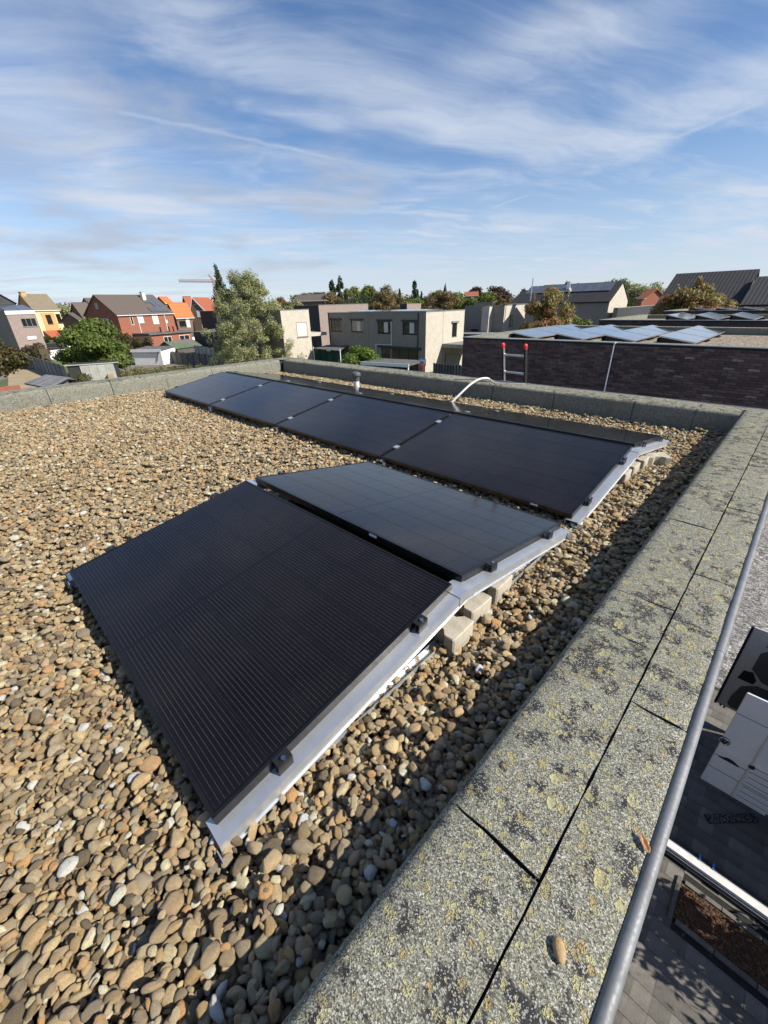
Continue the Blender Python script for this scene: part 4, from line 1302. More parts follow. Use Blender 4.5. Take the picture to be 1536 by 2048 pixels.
def tree(label, P, h, w, shape, leafm, n, size, cat='tree', name='tree', group=None, clear=0.12, bark='bark', limbs=7, wy=None):
    """P foot; h height; w crown width. shape: round, cone, column, spray, shrub"""
    TS[0] += 1; rng = np.random.default_rng(TS[0]); rn = random.Random(TS[0])
    P = Vector(P)
    t_ = thing(name, label, cat, P, group=group)
    cent, rad = [], []
    z0 = h * clear
    rw = w / 2 * 1.15; ry = (wy or w) / 2 * 1.15
    if shape == 'round':
        K = 20
        for k in range(K):
            d = rdir_s(rn); q = rn.random() ** 0.4 * 0.72
            cz = z0 + (h - z0) * 0.52
            cent.append((d.x * rw * q, d.y * ry * q, cz + d.z * (h - z0) * 0.5 * q)); f = rn.uniform(0.24, 0.40)
            rad.append((rw * f, ry * f, (h - z0) * 0.5 * f * 0.95))
    elif shape == 'cone':
        for k in range(26):
            f = rn.random(); rr = rw * (1 - f) * 0.62; a = rn.uniform(0, 6.28)
            cent.append((rr * math.cos(a), rr * math.sin(a), z0 + (h - z0) * f * 0.93)); e = 0.12 + 0.42 * (1 - f)
            rad.append((rw * e, rw * e, (h - z0) * 0.07))
    elif shape == 'column':
        for k in range(22):
            f = rn.random(); pf = math.sin(math.pi * min(1, 0.12 + f * 0.86)) ** 0.6
            a = rn.uniform(0, 6.28); rr = rw * 0.45 * pf
            cent.append((rr * math.cos(a), rr * math.sin(a), z0 + (h - z0) * f * 0.95)); rad.append((rw * 0.5 * pf + 0.05, rw * 0.5 * pf + 0.05, (h - z0) * 0.09))
    elif shape == 'birch':
        for k in range(230):
            a = rn.uniform(0, 6.28); f = rn.random(); sp_ = rn.random() ** 0.5
            prof = [1.0, 0.97, 0.90, 0.77, 0.60, 0.42, 0.22][min(6, int(f * 7))]
            lim = rw * prof * 0.9
            cent.append((lim * sp_ * math.cos(a), lim * sp_ * math.sin(a), z0 + (h * 0.93 - z0) * f)); e = rn.uniform(0.06, 0.14)
            rad.append((rw * e, rw * e, h * rn.uniform(0.035, 0.08)))
        for k in range(16):
            a = rn.uniform(0, 6.28); q = rn.random() ** 0.5 * rw * 0.6; zt_ = h * rn.uniform(0.82, 1.0) - q * 0.35
            for j in range(3): cent.append((q * math.cos(a), q * math.sin(a), zt_ - j * 0.045 * h)); rad.append((rw * 0.03 * (1 + j * 0.5), rw * 0.03 * (1 + j * 0.5), h * 0.035))
    elif shape == 'spray':
        for k in range(60):
            a = rn.uniform(0, 6.28); f = rn.random() ** 0.8; sp_ = rn.random() ** 0.6
            lim = rw * (0.35 + 1.0 * math.sin(math.pi * min(1, 0.18 + 0.74 * f))) * 0.72
            cent.append((lim * sp_ * math.cos(a), lim * sp_ * math.sin(a), z0 + (h - z0) * f * (1 - 0.22 * sp_)))
            e = rn.uniform(0.14, 0.26); rad.append((rw * e, rw * e, (h - z0) * rn.uniform(0.06, 0.13)))
        for k in range(9):                       # upright leaders
            a = rn.uniform(0, 6.28); q = rn.random() ** 0.5 * rw * 0.55
            cent.append((q * math.cos(a), q * math.sin(a), h * rn.uniform(0.80, 0.97) - q * 0.25)); rad.append((rw * 0.055, rw * 0.055, h * 0.085))
    else:                                        # shrub: a dome
        for k in range(24):
            d = rdir_s(rn); d.z = abs(d.z); q = rn.random() ** 0.4 * 0.75
            cent.append((d.x * rw * q, d.y * ry * q, h * 0.12 + d.z * h * 1.02 * q)); f = rn.uniform(0.26, 0.38)
            rad.append((rw * f, ry * f, h * 0.5 * f * 1.1))
    V = leaves_np(cent, rad, n, size, rng, shell=0.35)
    V = V[(V.reshape(-1, 4, 3)[:, :, 2].min(1) > 0.02).repeat(4)]
    inst('crown', leaf_mesh('crown', V, M[leafm]), t_)
    mb = MB(); tr = max(0.03, 0.014 * h)
    top = h * (0.55 if shape in ('round', 'shrub') else 0.9)
    pts = [Vector((math.sin(i * 1.3 + TS[0]) * 0.012 * h, math.cos(i * 1.7 + TS[0]) * 0.012 * h, top * i / 5)) for i in range(6)]
    mb.tube(pts, [tr * (1 - 0.8 * i / 5) for i in range(6)], 8)
    inst('trunk', mb.mesh('trunk', M[bark], (0, 0, 0), True), t_)
    mb = MB()
    for c_ in rn.sample(cent, min(limbs, len(cent))):
        zb = max(0.1, c_[2] * rn.uniform(0.3, 0.6)); i = min(5, int(zb / top * 5))
        a = pts[i]; b = Vector(c_); m_ = (a + b) / 2 + Vector((0, 0, 0.04 * h))
        mb.tube([a, m_, b], [tr * 0.5, tr * 0.32, tr * 0.1], 6)
    inst('limbs', mb.mesh('limbs', M[bark], (0, 0, 0), True), t_)
    return t_


def rdir_s(rn):
    while True:
        v_ = Vector((rn.uniform(-1, 1), rn.uniform(-1, 1), rn.uniform(-1, 1)))
        if 0.05 < v_.length < 1: return v_.normalized()


def hedge(label, A, B, h, th, leafm, n, size, name='hedge', z=GZ):
    TS[0] += 1; rng = np.random.default_rng(TS[0])
    A, B = Vector((A[0], A[1], z)), Vector((B[0], B[1], z)); d = B - A; nrm = Vector((-d.y, d.x, 0)).normalized()
    t_ = thing(name, label, 'hedge', (A + B) / 2)
    K = max(8, int(d.length / (th * 0.45))) * 3
    cent, rad = [], []
    for k in range(K):
        p = A + d * rng.random() - (A + B) / 2 + nrm * rng.uniform(-0.28, 0.28) * th
        cent.append((p.x, p.y, h * rng.uniform(0.18, 0.84))); r_ = th * rng.uniform(0.3, 0.42)
        rad.append((r_, r_, h * 0.2))
    V = leaves_np(cent, rad, n, size, rng, shell=0.5)
    V[:, 2] = np.clip(V[:, 2], 0.0, h * 1.03)
    inst('foliage', leaf_mesh('foliage', V, M[leafm]), t_)
    c0 = MB().obox(A - (A + B) / 2 + nrm * th * 0.25 + Vector((0, 0, 0)), d, -nrm * th * 0.5, (0, 0, h * 0.8))
    inst('stems', c0.mesh('stems', M['bark']), t_)
    return t_


# ================================================================== buildings
def U(ang): return Vector((math.cos(R(ang)), math.sin(R(ang)), 0))


def window(root, O, du, nr, u, z, w_, h_, fr='dark_frame', pane='glass', mull=1, name='window', sill='stone_sill', dep=0.05, proud=0.02):
    """frame, mullions, pane and sill set on a wall; O wall start at street level, du along, nr outward"""
    a = O + du * u + Vector((0, 0, z)); b = 0.07
    mb = MB()
    for (p, ww, hh) in ((0, b, h_), (w_ - b, b, h_)): mb.obox(a + du * p + nr * (proud - dep), du * ww, nr * dep, (0, 0, hh))
    for q in (0, h_ - b): mb.obox(a + du * b + nr * (proud - dep) + Vector((0, 0, q)), du * (w_ - 2 * b), nr * dep, (0, 0, b))
    for k in range(1, mull):
        mb.obox(a + du * (w_ * k / mull - b / 2) + nr * (proud - dep), du * b, nr * (dep - 0.004), (0, 0, h_ - b * 1.01))
    wn = mb.build(name, M[fr], root)
    MB().obox(a + du * b * 0.9 + nr * (proud - 0.030) + Vector((0, 0, b * 0.9)), du * (w_ - 1.8 * b), nr * 0.018, (0, 0, h_ - 1.8 * b)).build('pane', M[pane], wn)
    if sill:
        MB().obox(a - du * 0.06 + nr * (-0.02) + Vector((0, 0, -0.075)), du * (w_ + 0.12), nr * (proud + 0.09), (0, 0, 0.07)).build('sill', M[sill], wn)
    return wn


def wall_open(O, du, nr, length, z0, z1, ops, thick=0.30, rev=0.16):
    """wall slab with real openings: ops = (u0,u1,z0,z1); street level datum"""
    us = sorted({0.0, length, *[o_[0] for o_ in ops], *[o_[1] for o_ in ops]}); zs = sorted({z0, z1, *[o_[2] for o_ in ops], *[o_[3] for o_ in ops]})
    mb = MB()
    P_ = lambda u, z, d=0.0: O + du * u + nr * d + Vector((0, 0, z))
    for i in range(len(us) - 1):
        for j in range(len(zs) - 1):
            cu, cz = (us[i] + us[i + 1]) / 2, (zs[j] + zs[j + 1]) / 2
            if any(o_[0] < cu < o_[1] and o_[2] < cz < o_[3] for o_ in ops): continue
            mb.add([P_(us[i], zs[j]), P_(us[i + 1], zs[j]), P_(us[i + 1], zs[j + 1]), P_(us[i], zs[j + 1])], [(0, 1, 2, 3)])
    for u0, u1, a, b in ops:
        q = [(u0, a), (u1, a), (u1, b), (u0, b)]
        for k in range(4):
            (p1, p2), (p3, p4) = q[k], q[(k + 1) % 4]
            mb.add([P_(p1, p2), P_(p3, p4), P_(p3, p4, -rev), P_(p1, p2, -rev)], [(0, 1, 2, 3)])
    return mb


def roof_slab(A, B, Cc, Dd, th=0.12):
    """sloping slab: A-B eave, D-C ridge; UVs in metres on top"""
    A, B, Cc, Dd = map(Vector, (A, B, Cc, Dd))
    n = (B - A).cross(Dd - A).normalized()
    if n.z < 0: n = -n
    v_ = [A, B, Cc, Dd]; lo = [p - n * th for p in v_]
    mb = MB(); mb.add(v_ + lo, [(0, 1, 2, 3), (7, 6, 5, 4), (0, 4, 5, 1), (1, 5, 6, 2), (2, 6, 7, 3), (3, 7, 4, 0)])
    e = (B - A).normalized(); s_ = n.cross(e)
    mb.uv = {0: [((p - A).dot(e), (p - A).dot(s_)) for p in v_]}
    return mb


def gable_house(name, label, corner, D, ang, b_right, b_left, z_ridge, wall, roof, over=0.3, group=None, lenF=None, lenG=None, cat='house', ridge_k=0.5, chim=None, gwall=None, gutter='white_frame'):
    """corner: (bearing, slope) of the near eave corner. ang: direction of the eave line away from it; the gable runs at ang+90"""
    C = at(corner, D); ze = C.z
    F, G = U(ang), U(ang + 90)
    lf_ = lenF or along(C, ang, b_right); lg = lenG or along(C, ang + 90, b_left)
    t_ = thing(name, label, cat, (C.x, C.y, GZ), group=group)
    base = Vector((C.x, C.y, GZ)); H = ze - GZ; RH = z_ridge - GZ
    pent = [base, base + Vector((0, 0, H)), base + G * lg * ridge_k + Vector((0, 0, RH)), base + G * lg + Vector((0, 0, H)), base + G * lg]
    MB().prism(pent, F * lf_).build('wall', M[wall], t_)
    if gwall: MB().prism([p - F * 0.02 + Vector((0, 0, 0.0)) for p in pent], F * 0.015).build('gable_wall', M[gwall], t_)
    up_ = Vector((0, 0, 0.14))
    for nm, k0, sg in (('roof', 0.0, -1), ('roof', lg, 1)):
        sl = (RH - H) / (lg * (ridge_k if sg < 0 else 1 - ridge_k))
        e0 = base + G * (k0 + sg * over) + Vector((0, 0, H - sl * over)) - F * over + up_
        r0 = base + G * lg * ridge_k + Vector((0, 0, RH)) - F * over + up_
        roof_slab(e0, e0 + F * (lf_ + 2 * over), r0 + F * (lf_ + 2 * over), r0).build(nm, M[roof], t_)
        if sg < 0 and gutter:
            MB().obox(e0 - F * 0.01 + G * (-0.12) + Vector((0, 0, -0.16)), F * (lf_ + 2 * over + 0.02), G * 0.119, (0, 0, 0.11)).build('gutter', M[gutter], t_)
    if chim:
        for (fu, fg, wd, hh, mk) in chim:
            zc = H + (RH - H) * (1 - abs(fg - ridge_k) / ridge_k)
            c_ = MB().obox(base + F * (lf_ * fu) + G * (lg * fg) + Vector((0, 0, zc - 0.6)), F * wd, G * wd, (0, 0, hh + 0.6)).build('chimney', M[mk], t_)
            MB().obox(base + F * (lf_ * fu - 0.06) + G * (lg * fg - 0.06) + Vector((0, 0, zc + hh)), F * (wd + 0.12), G * (wd + 0.12), (0, 0, 0.10)).build('chimney_cap', M['stone_sill'], c_)
    t_['lf'] = lf_; t_['lg'] = lg
    return t_, base, F, G, H, lf_, lg, RH


def roof_panels(t_, base, F, G, H, RH, lg, u0, v0, nu, nv, pw=1.0, ph=1.7, skip=()):
    """solar modules lying on the near roof slope, each a part of the house"""
    half = lg * 0.5; sl = Vector((0, 0, RH - H)) + G * half; L_ = sl.length; s_ = sl / L_; n = F.cross(s_).normalized()
    if n.z < 0: n = -n
    for i in range(nu):
        for j in range(nv):
            if (i, j) in skip: continue
            a = base + Vector((0, 0, H)) + F * (u0 + i * (pw + 0.03)) + s_ * (v0 + j * (ph + 0.03)) + n * 0.20
            MB().obox(a, F * pw, s_ * ph, n * 0.04).build('roof_module', M['pv_far'], t_)


# ------------------------------------------------------------------ flat roofed neighbours in the row
def row_panel(label, xh, y, z_h, z_l, run, ln, group):
    t_ = thing('solar_panel', label, 'solar panel', (xh + run / 2, y + ln / 2, z_l), group=group)
    d = Vector((run, 0, z_l - z_h)); n = Vector((z_h - z_l, 0, run)).normalized()
    a = Vector((xh, y, z_h)); b = 0.02
    mb = MB()
    mb.obox(a, d, (0, b, 0), n * 0.035); mb.obox(a + Vector((0, ln - b, 0)), d, (0, b, 0), n * 0.035)
    mb.obox(a + Vector((0, b, 0)), d * 0.02, (0, ln - 2 * b, 0), n * 0.035); mb.obox(a + d * 0.98 + Vector((0, b, 0)), d * 0.02, (0, ln - 2 * b, 0), n * 0.035)
    mb.build('frame', M['alu'], t_)
    MB().obox(a + d * 0.015 + Vector((0, b * 0.8, 0)) + n * 0.010, d * 0.97, (0, ln - 1.6 * b, 0), n * 0.0225).build('laminate', M['pv_far'], t_)
    s_ = MB(); zb = z_l - 0.11
    for yy in (y + 0.14, y + ln - 0.2):
        s_.prism([(xh + 0.02, yy, zb), (xh + run + 0.1, yy, zb), (xh + run + 0.1, yy, zb + 0.02), (xh + run * 0.98, yy, z_l - 0.004), (xh + 0.02, yy, z_h - 0.004)], (0, 0.04, 0))
    s_.obox((xh - 0.03, y + 0.02, zb), (0.012, 0, 0), (0, ln - 0.04, 0), (0, 0, z_h - zb - 0.03))
    s_.build('support', M['black_plastic'], t_)
    return t_


def flat_house(label, x0, x1, y0, y1, zt, bricks, n_ser):
    t_ = thing('flat_roof_house', label, 'house', ((x0 + x1) / 2, (y0 + y1) / 2, GZ))
    body_m = 'mortar' if bricks else 'dark_brick'
    MB().box(x0, x1, y0 + 0.05, y1, GZ, zt - 0.26).build('core_wall', M['dark_brick'], t_)
    fr = MB().box(x0 + 0.001, x1 - 0.001, y0, y0 + 0.0498, GZ, zt - 0.055).build('front_wall', M[body_m], t_)
    zr = zt - 0.22
    for nm, q in (('parapet', (x0 + 0.002, x1 - 0.002, y0 + 0.004, y0 + 0.40)), ('parapet', (x0 + 0.002, x1 - 0.002, y1 - 0.40, y1 - 0.002)), ('parapet', (x0 + 0.003, x0 + 0.42, y0 + 0.401, y1 - 0.401)), ('parapet', (x1 - 0.42, x1 - 0.003, y0 + 0.401, y1 - 0.401))):
        MB().box(q[0], q[1], q[2] + (0.05 if q[2] < y0 + 0.1 else 0), q[3], zt - 0.261, zt - 0.005).build(nm, M['bitumen'], t_)
    MB().box(x0 + 0.42, x1 - 0.42, y0 + 0.40, y1 - 0.40, zr - 0.05, zr).build('roof_gravel', GRAVEL_FAR, t_)
    MB().box(x0 - 0.01, x1 + 0.01, y0 - 0.022, y0 + 0.052, zt - 0.054, zt - 0.012).build('edge_strip', M['rubber'], t_)
    MB().box(x0 - 0.012, x1 + 0.012, y0 - 0.026, y0 + 0.06, zt - 0.0115, zt + 0.006).build('roof_trim', M['alu'], t_)
    MB().box(x0 - 0.012, x0 + 0.03, y0 + 0.06, y1, zt - 0.03, zt + 0.004).build('roof_trim', M['alu'], t_)
    if bricks:
        bl, bh, ml, mh = 0.2085, 0.0500, 0.0115, 0.0105
        mes = [MB().box(-bl / 2, bl / 2, 0, 0.04, -bh / 2, bh / 2).mesh('brick', M['brick_pieces_obj']), MB().box(-bl / 2, bl / 2, 0, 0.04, -bh / 2, bh / 2).mesh('brick', M['brick_pale'])]
        spots = []
        nr_ = int(1.95 / (bh + mh))
        for j in range(nr_):
            z = zt - 0.060 - (bh + mh) * (j + 0.5)
            for i in range(int((x1 - x0) / (bl + ml)) + 1):
                x = x0 + (bl + ml) * (i + (0.5 if j % 2 else 0.0))
                hw = bl / 2
                lo, hi = max(x - hw, x0 + 0.002), min(x + hw, x1 - 0.002)
                if hi - lo < 0.03: continue
                spots.append((lo, hi, z, random.random()))
        full = [s_ for s_ in spots if s_[1] - s_[0] > bl * 0.99 and s_[0] > -4.6 and s_[2] > -1.35 and s_[1] < 0.55]
        full.sort(key=lambda s_: -(s_[0] * 1.0 - abs(s_[2] + 0.4) * 1.5))
        one = set(full[:300])
        st = MB(); stp = MB()
        for s_ in spots:
            off = random.uniform(-0.006, 0.004)
            if s_ in one:
                inst('brick', mes[1 if s_[3] > 0.92 else 0], fr, (Vector(((s_[0] + s_[1]) / 2, y0 - 0.012 + off, s_[2])) - wloc(fr)), (0, random.uniform(-0.006, 0.006), random.uniform(-0.01, 0.01)))
            else:
                (stp if s_[3] > 0.92 else st).box(s_[0], s_[1], y0 - 0.012 + off, y0 + 0.03, s_[2] - bh / 2, s_[2] + bh / 2)
        st.build('bricks', M['brick_piece'], fr)['kind'] = 'stuff'
        stp.build('pale_bricks', M['brick_pale'], fr)['kind'] = 'stuff'
    return t_


def mat_gravel_far():
    mt = bpy.data.materials.new('distant_gravel'); mt.use_nodes = True
    t = NT(mt.node_tree); bs = t.n['Principled BSDF']
    co = t.node('ShaderNodeNewGeometry').outputs['Position']
    vc = t.node('ShaderNodeSeparateColor', {0: t.voro(co, 26, out='Color')})
    t.put(bs.inputs['Base Color'], t.ramp(vc.outputs[0], [(0, (0.06, 0.05, 0.038)), (0.4, (0.22, 0.17, 0.11)), (0.7, (0.32, 0.25, 0.17)), (1, (0.55, 0.5, 0.42))]))
    bs.inputs['Roughness'].default_value = 0.9
    t.put(bs.inputs['Normal'], t.bump(t.voro(co, 26), 1.0, -0.03))
    return mt


GRAVEL_FAR = mat_gravel_far()
n1 = flat_house('dark purple brick house with solar panels on its gravel roof, directly behind the far parapet', -7.40, 0.92, 12.0, 19.4, 0.345, True, 0)
ME = MB().tube([(-2.80, 11.962, 0.30), (-2.80, 11.962, GZ + 0.1)], 0.019, 10)
ME.build('conduit', M['white_plastic'], n1, True)
MB().tube([(-2.83, 11.958, 0.335), (-2.79, 11.955, 0.352), (-2.80, 11.962, 0.29)], 0.026, 8).build('conduit_hood', M['white_plastic'], n1, True)
for z in (0.05, -0.45, -0.95): MB().box(-2.828, -2.772, 11.945, 11.985, z, z + 0.025).build('pipe_clip', M['alu'], n1)
ordn = ['first', 'second', 'third', 'fourth']
pos = ['nearest', 'middle', 'farthest']
for r_, xh in enumerate((-6.90, -5.34, -3.86, -2.37)):
    for k in range(3):
        row_panel('%s solar panel in the %s row from the left on the dark brick house roof' % (pos[k], ordn[r_]), xh, 14.25 + k * 1.76, 0.345, 0.19, 0.90, 1.73, 'panels on the dark brick house')
n2 = flat_house('second dark brick flat roofed house in the row, just behind the nearest one', -7.35, 0.9, 24.0, 31.4, 0.36, False, 3)
for r_, (px0, px1) in enumerate((((12.15, -0.0387), (9.91, -0.0423)), ((9.58, -0.0390), (6.75, -0.0439)), ((6.67, -0.0392), (3.97, -0.0438)))):
    xh = at(px0, 26.8 / math.cos(R(px0[0]))).x; xl_ = xh + 0.92
    for k in range(2):
        row_panel('%s panel in the %s row of pale panels on the second dark brick roof' % (pos[k], ordn[r_]), xh, 26.6 + k * 1.76, 0.47, 0.26, 0.92, 1.73, 'panels on the second brick roof')
n3 = flat_house('third dark brick flat roofed house, farthest of the row', -7.3, 0.9, 36.0, 43.4, 0.42, False, 3)
for r_, px0 in enumerate(((9.93, -0.0266), (8.08, -0.0270), (5.98, -0.0290))):
    xh = at(px0, 38.8 / math.cos(R(px0[0]))).x
    row_panel('%s pale panel from the left on the third brick roof' % ordn[r_], xh, 38.6, 0.50, 0.36, 1.0, 1.73, 'panels on the third brick roof')

# ------------------------------------------------------------------ beige semi-detached pair
BX, BY, BT = -30.78, 38.97, 0.45
H = BT - GZ
bh_ = thing('beige_brick_house', 'pale brick flat roofed double house with a white zigzag pipe on its shaded front', 'house', (BX - 8, BY, GZ))
Of = Vector((BX - 17.3, BY, GZ)); dF = Vector((1, 0, 0)); nF = Vector((0, -1, 0))
wins = [(-47.55, -45.30, -1.80, -0.42), (-43.35, -41.10, -1.80, -0.45), (-38.45, -36.05, -1.87, -0.52), (-34.30, -31.95, -1.87, -0.55)]
ops = [(a - Of.x, b - Of.x, z0 - GZ, z1 - GZ) for a, b, z0, z1 in wins] + [(-37.9 - Of.x, -31.9 - Of.x, 0.15, 2.45)]
wall_open(Of, dF, nF, 17.3, 0, H, ops).build('front_wall', M['grey_brick'], bh_)  # same beige brick as the side, the front's shade put into its colour
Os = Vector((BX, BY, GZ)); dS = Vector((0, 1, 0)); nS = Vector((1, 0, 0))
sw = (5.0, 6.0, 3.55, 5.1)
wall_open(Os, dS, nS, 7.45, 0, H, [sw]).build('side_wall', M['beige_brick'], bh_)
MB().box(BX - 17.29, BX - 0.301, BY + 0.30, BY + 7.44, GZ, BT - 0.3).build('inner_walls', M['charcoal'], bh_)
MB().box(BX - 17.3, BX - 0.02, BY + 0.02, BY + 7.45, BT - 0.25, BT - 0.03).build('roof', M['grey_felt'], bh_)
for q in ((BX - 17.34, BX + 0.04, BY - 0.04, BY + 0.25), (BX - 17.34, BX + 0.04, BY + 7.2, BY + 7.49), (BX - 0.25, BX + 0.041, BY + 0.251, BY + 7.199), (BX - 17.341, BX - 17.05, BY + 0.251, BY + 7.199)):
    MB().box(*q, BT - 0.02, BT + 0.05).build('roof_trim', M['stone_sill'], bh_)
for k, (a, b, z0, z1) in enumerate(wins):
    wn = window(bh_, Of, dF, nF, a - Of.x, z0 - GZ, b - a, z1 - z0, 'dark_frame', 'glass', 3 if k == 0 else 2, dep=0.06, proud=-0.07)
    MB().box(a - 0.15, b + 0.12, BY - 0.10, BY - 0.001, z1 + 0.02, z1 + 0.20).build('shutter_box', M['dark_frame'], wn)
    if k: MB().box(a + 1.05, a + 1.75, BY + 0.045, BY + 0.06, z0 + 0.1, z1 - 0.1).build('curtain', M['curtain'], wn)
dn = MB()
for x in (-37.9, -36.5, -35.0, -33.5, -31.98): dn.box(x, x + 0.08, BY + 0.05, BY + 0.12, GZ + 0.15, GZ + 2.45)
dn.box(-37.9, -31.9, BY + 0.051, BY + 0.119, GZ + 2.37, GZ + 2.45)
dn = dn.build('sliding_door', M['dark_frame'], bh_)
for x in (-37.82, -36.42, -34.92, -33.42):
    MB().box(x, x + (1.40 if x > -37 else 1.32), BY + 0.08, BY + 0.10, GZ + 0.15, GZ + 2.37).build('pane', M['glass'], dn)
MB().box(-38.3, -31.4, BY - 0.16, BY - 0.002, GZ + 2.46, GZ + 2.72).build('awning_box', M['charcoal'], bh_)
MB().tube([(-36.05, BY - 0.06, -0.55), (-36.05, BY - 0.06, -3.15), (-38.75, BY - 0.06, -3.2), (-38.75, BY - 0.06, GZ + 0.1)], 0.085, 8).build('white_pipe', M['white_plastic'], bh_, R(40))
MB().tube([(-31.9, BY - 0.07, BT - 0.1), (-31.9, BY - 0.07, GZ)], 0.06, 8).build('downpipe', M['dark_frame'], bh_, True)
MB().tube([(-47.9, BY - 0.07, BT - 0.1), (-47.9, BY - 0.07, GZ)], 0.06, 8).build('downpipe', M['dark_frame'], bh_, True)
MB().box(-40.13, -40.10, BY - 0.006, BY + 0.01, GZ, BT - 0.03).build('movement_joint', M['dark_frame'], bh_)
MB().box(BX - 0.01, BX + 0.006, BY + 3.15, BY + 3.18, GZ, BT - 0.03).build('movement_joint', M['dark_frame'], bh_)
wn = window(bh_, Os, dS, nS, sw[0], sw[2], 1.0, 1.55, 'dark_frame', 'glass', 1, dep=0.06, proud=-0.06)
MB().box(BX + 0.001, BX + 0.16, BY + 4.85, BY + 6.2, GZ + 5.12, GZ + 5.30).build('shutter_box', M['stone_sill'], wn)
cp_ = MB().box(BX + 0.002, BX + 5.2, BY + 3.1, BY + 8.0, GZ + 2.55, GZ + 2.95).build('carport_roof', M['stone_sill'], bh_)
for x, y in ((BX + 5.0, BY + 3.3), (BX + 5.0, BY + 7.6)): MB().box(x, x + 0.12, y, y + 0.12, GZ, GZ + 2.549).build('carport_post', M['dark_frame'], bh_)
MB().box(BX + 0.4, BX + 0.48, BY + 3.25, BY + 3.3, GZ, GZ + 1.9).build('gate_post', M['dark_frame'], bh_)
MB().box(BX + 2.4, BX + 2.48, BY + 3.25, BY + 3.3, GZ, GZ + 1.9).build('gate_post', M['dark_frame'], bh_)
MB().box(BX + 0.48, BX + 2.4, BY + 3.26, BY + 3.29, GZ + 1.84, GZ + 1.9).build('gate_rail', M['dark_frame'], bh_)
MB().box(BX + 2.4, BX + 5.0, BY + 7.2, BY + 7.4, GZ, GZ + 2.549).build('garage_wall', M['beige_brick'], bh_)
# low pv on that roof
for k in range(6):
    MB().obox((-46.2 + k * 2.4, BY + 2.0, BT + 0.04), (2.3, 0, 0.0), (0, 2.6, 0.10), (0, -0.01, 0.05)).build('roof_module', M['pv_far'], bh_)
# patio cover, hoop, screen fence in front of it
def place(px, D): return at(px, D, GZ)


pc = thing('patio_cover', 'low grey flat patio cover in front of the pale double house', 'patio cover', (*place((42.97, -0.1334), 42).xy, GZ))
A_, B_ = place((47.50, -0.1234), 44), place((41.10, -0.1374), 41)
dv = (B_ - A_); nv_ = Vector((-dv.y, dv.x, 0)).normalized() * 3.2
zz_ = at((42.97, -0.1278), 42).z
MB().obox(A_ + Vector((0, 0, zz_ - GZ)), dv, nv_, (0, 0, 0.16)).build('roof', M['grey_felt'], pc)
MB().obox(A_ + Vector((0, 0, zz_ - GZ - 0.12)) - nv_.normalized() * 0.08, dv, nv_.normalized() * 0.078, (0, 0, 0.30)).build('fascia', M['white_frame'], pc)
for f in (0.03, 0.97): MB().obox(A_ + dv * f, (0.1, 0, 0), (0, 0.1, 0), (0, 0, zz_ - GZ - 0.01)).build('post', M['white_frame'], pc)
hp = at((39.32, -0.1236), 43); hb = thing('basketball_hoop', 'blue and white basketball backboard with red hoop beside the pale house corner', 'basketball hoop', (hp.x, hp.y, GZ))
bd = MB().box(hp.x - 0.42, hp.x + 0.42, hp.y, hp.y + 0.04, hp.z - 0.28, hp.z + 0.34).build('backboard', M['blue_plastic'], hb)
MB().box(hp.x - 0.34, hp.x + 0.34, hp.y - 0.012, hp.y - 0.001, hp.z - 0.2, hp.z + 0.27).build('white_field', M['white_frame'], bd)
MB().box(hp.x - 0.14, hp.x + 0.14, hp.y - 0.02, hp.y - 0.013, hp.z - 0.12, hp.z + 0.12).build('target_square', M['blue_plastic'], bd)
MB().tube([(hp.x + 0.22 * math.cos(a), hp.y - 0.25 + 0.22 * math.sin(a), hp.z - 0.2) for a in np.linspace(0, 6.283, 17)], 0.022, 6).build('hoop', M['red_plastic'], hb)
MB().tube([(hp.x, hp.y + 0.08, GZ), (hp.x, hp.y + 0.08, hp.z)], 0.05, 8).build('pole', M['red_plastic'], hb)
A_, B_ = place((53.60, -0.1062), 62), place((49.40, -0.1005), 58)
A_.z = B_.z = GZ
gs_ = thing('screen_fence', 'dark green screen fence left of the round bush', 'fence', A_)
MB().obox(A_, B_ - A_, (0.02, 0.05, 0), (0, 0, 1.8)).build('screen', M['green_screen'], gs_)
for k in range(6): MB().obox(A_ + (B_ - A_) * (k / 5) + Vector((0, -0.06, 0)), (0.06, 0, 0), (0, 0.05, 0), (0, 0, 1.95)).build('post', M['charcoal'], gs_)
# grey sail canopy beside it
A_ = at((53.55, -0.0860), 60); cn = thing('sail_canopy', 'grey fabric sail canopy on posts before the pale double house', 'canopy', (A_.x, A_.y, GZ))
B_ = at((51.71, -0.0799), 64); C_ = at((49.00, -0.0816), 60); D_ = at((50.15, -0.0936), 54)
MB().add([A_, B_, C_, D_], [(0, 1, 2, 3)]).build('sail', M['grey_felt'], cn).modifiers.new('t', 'SOLIDIFY').thickness = 0.03
for q in (A_, C_, D_): MB().tube([(q.x, q.y, GZ), (q.x, q.y, q.z + 0.2)], 0.06, 8).build('post', M['white_frame'], cn)

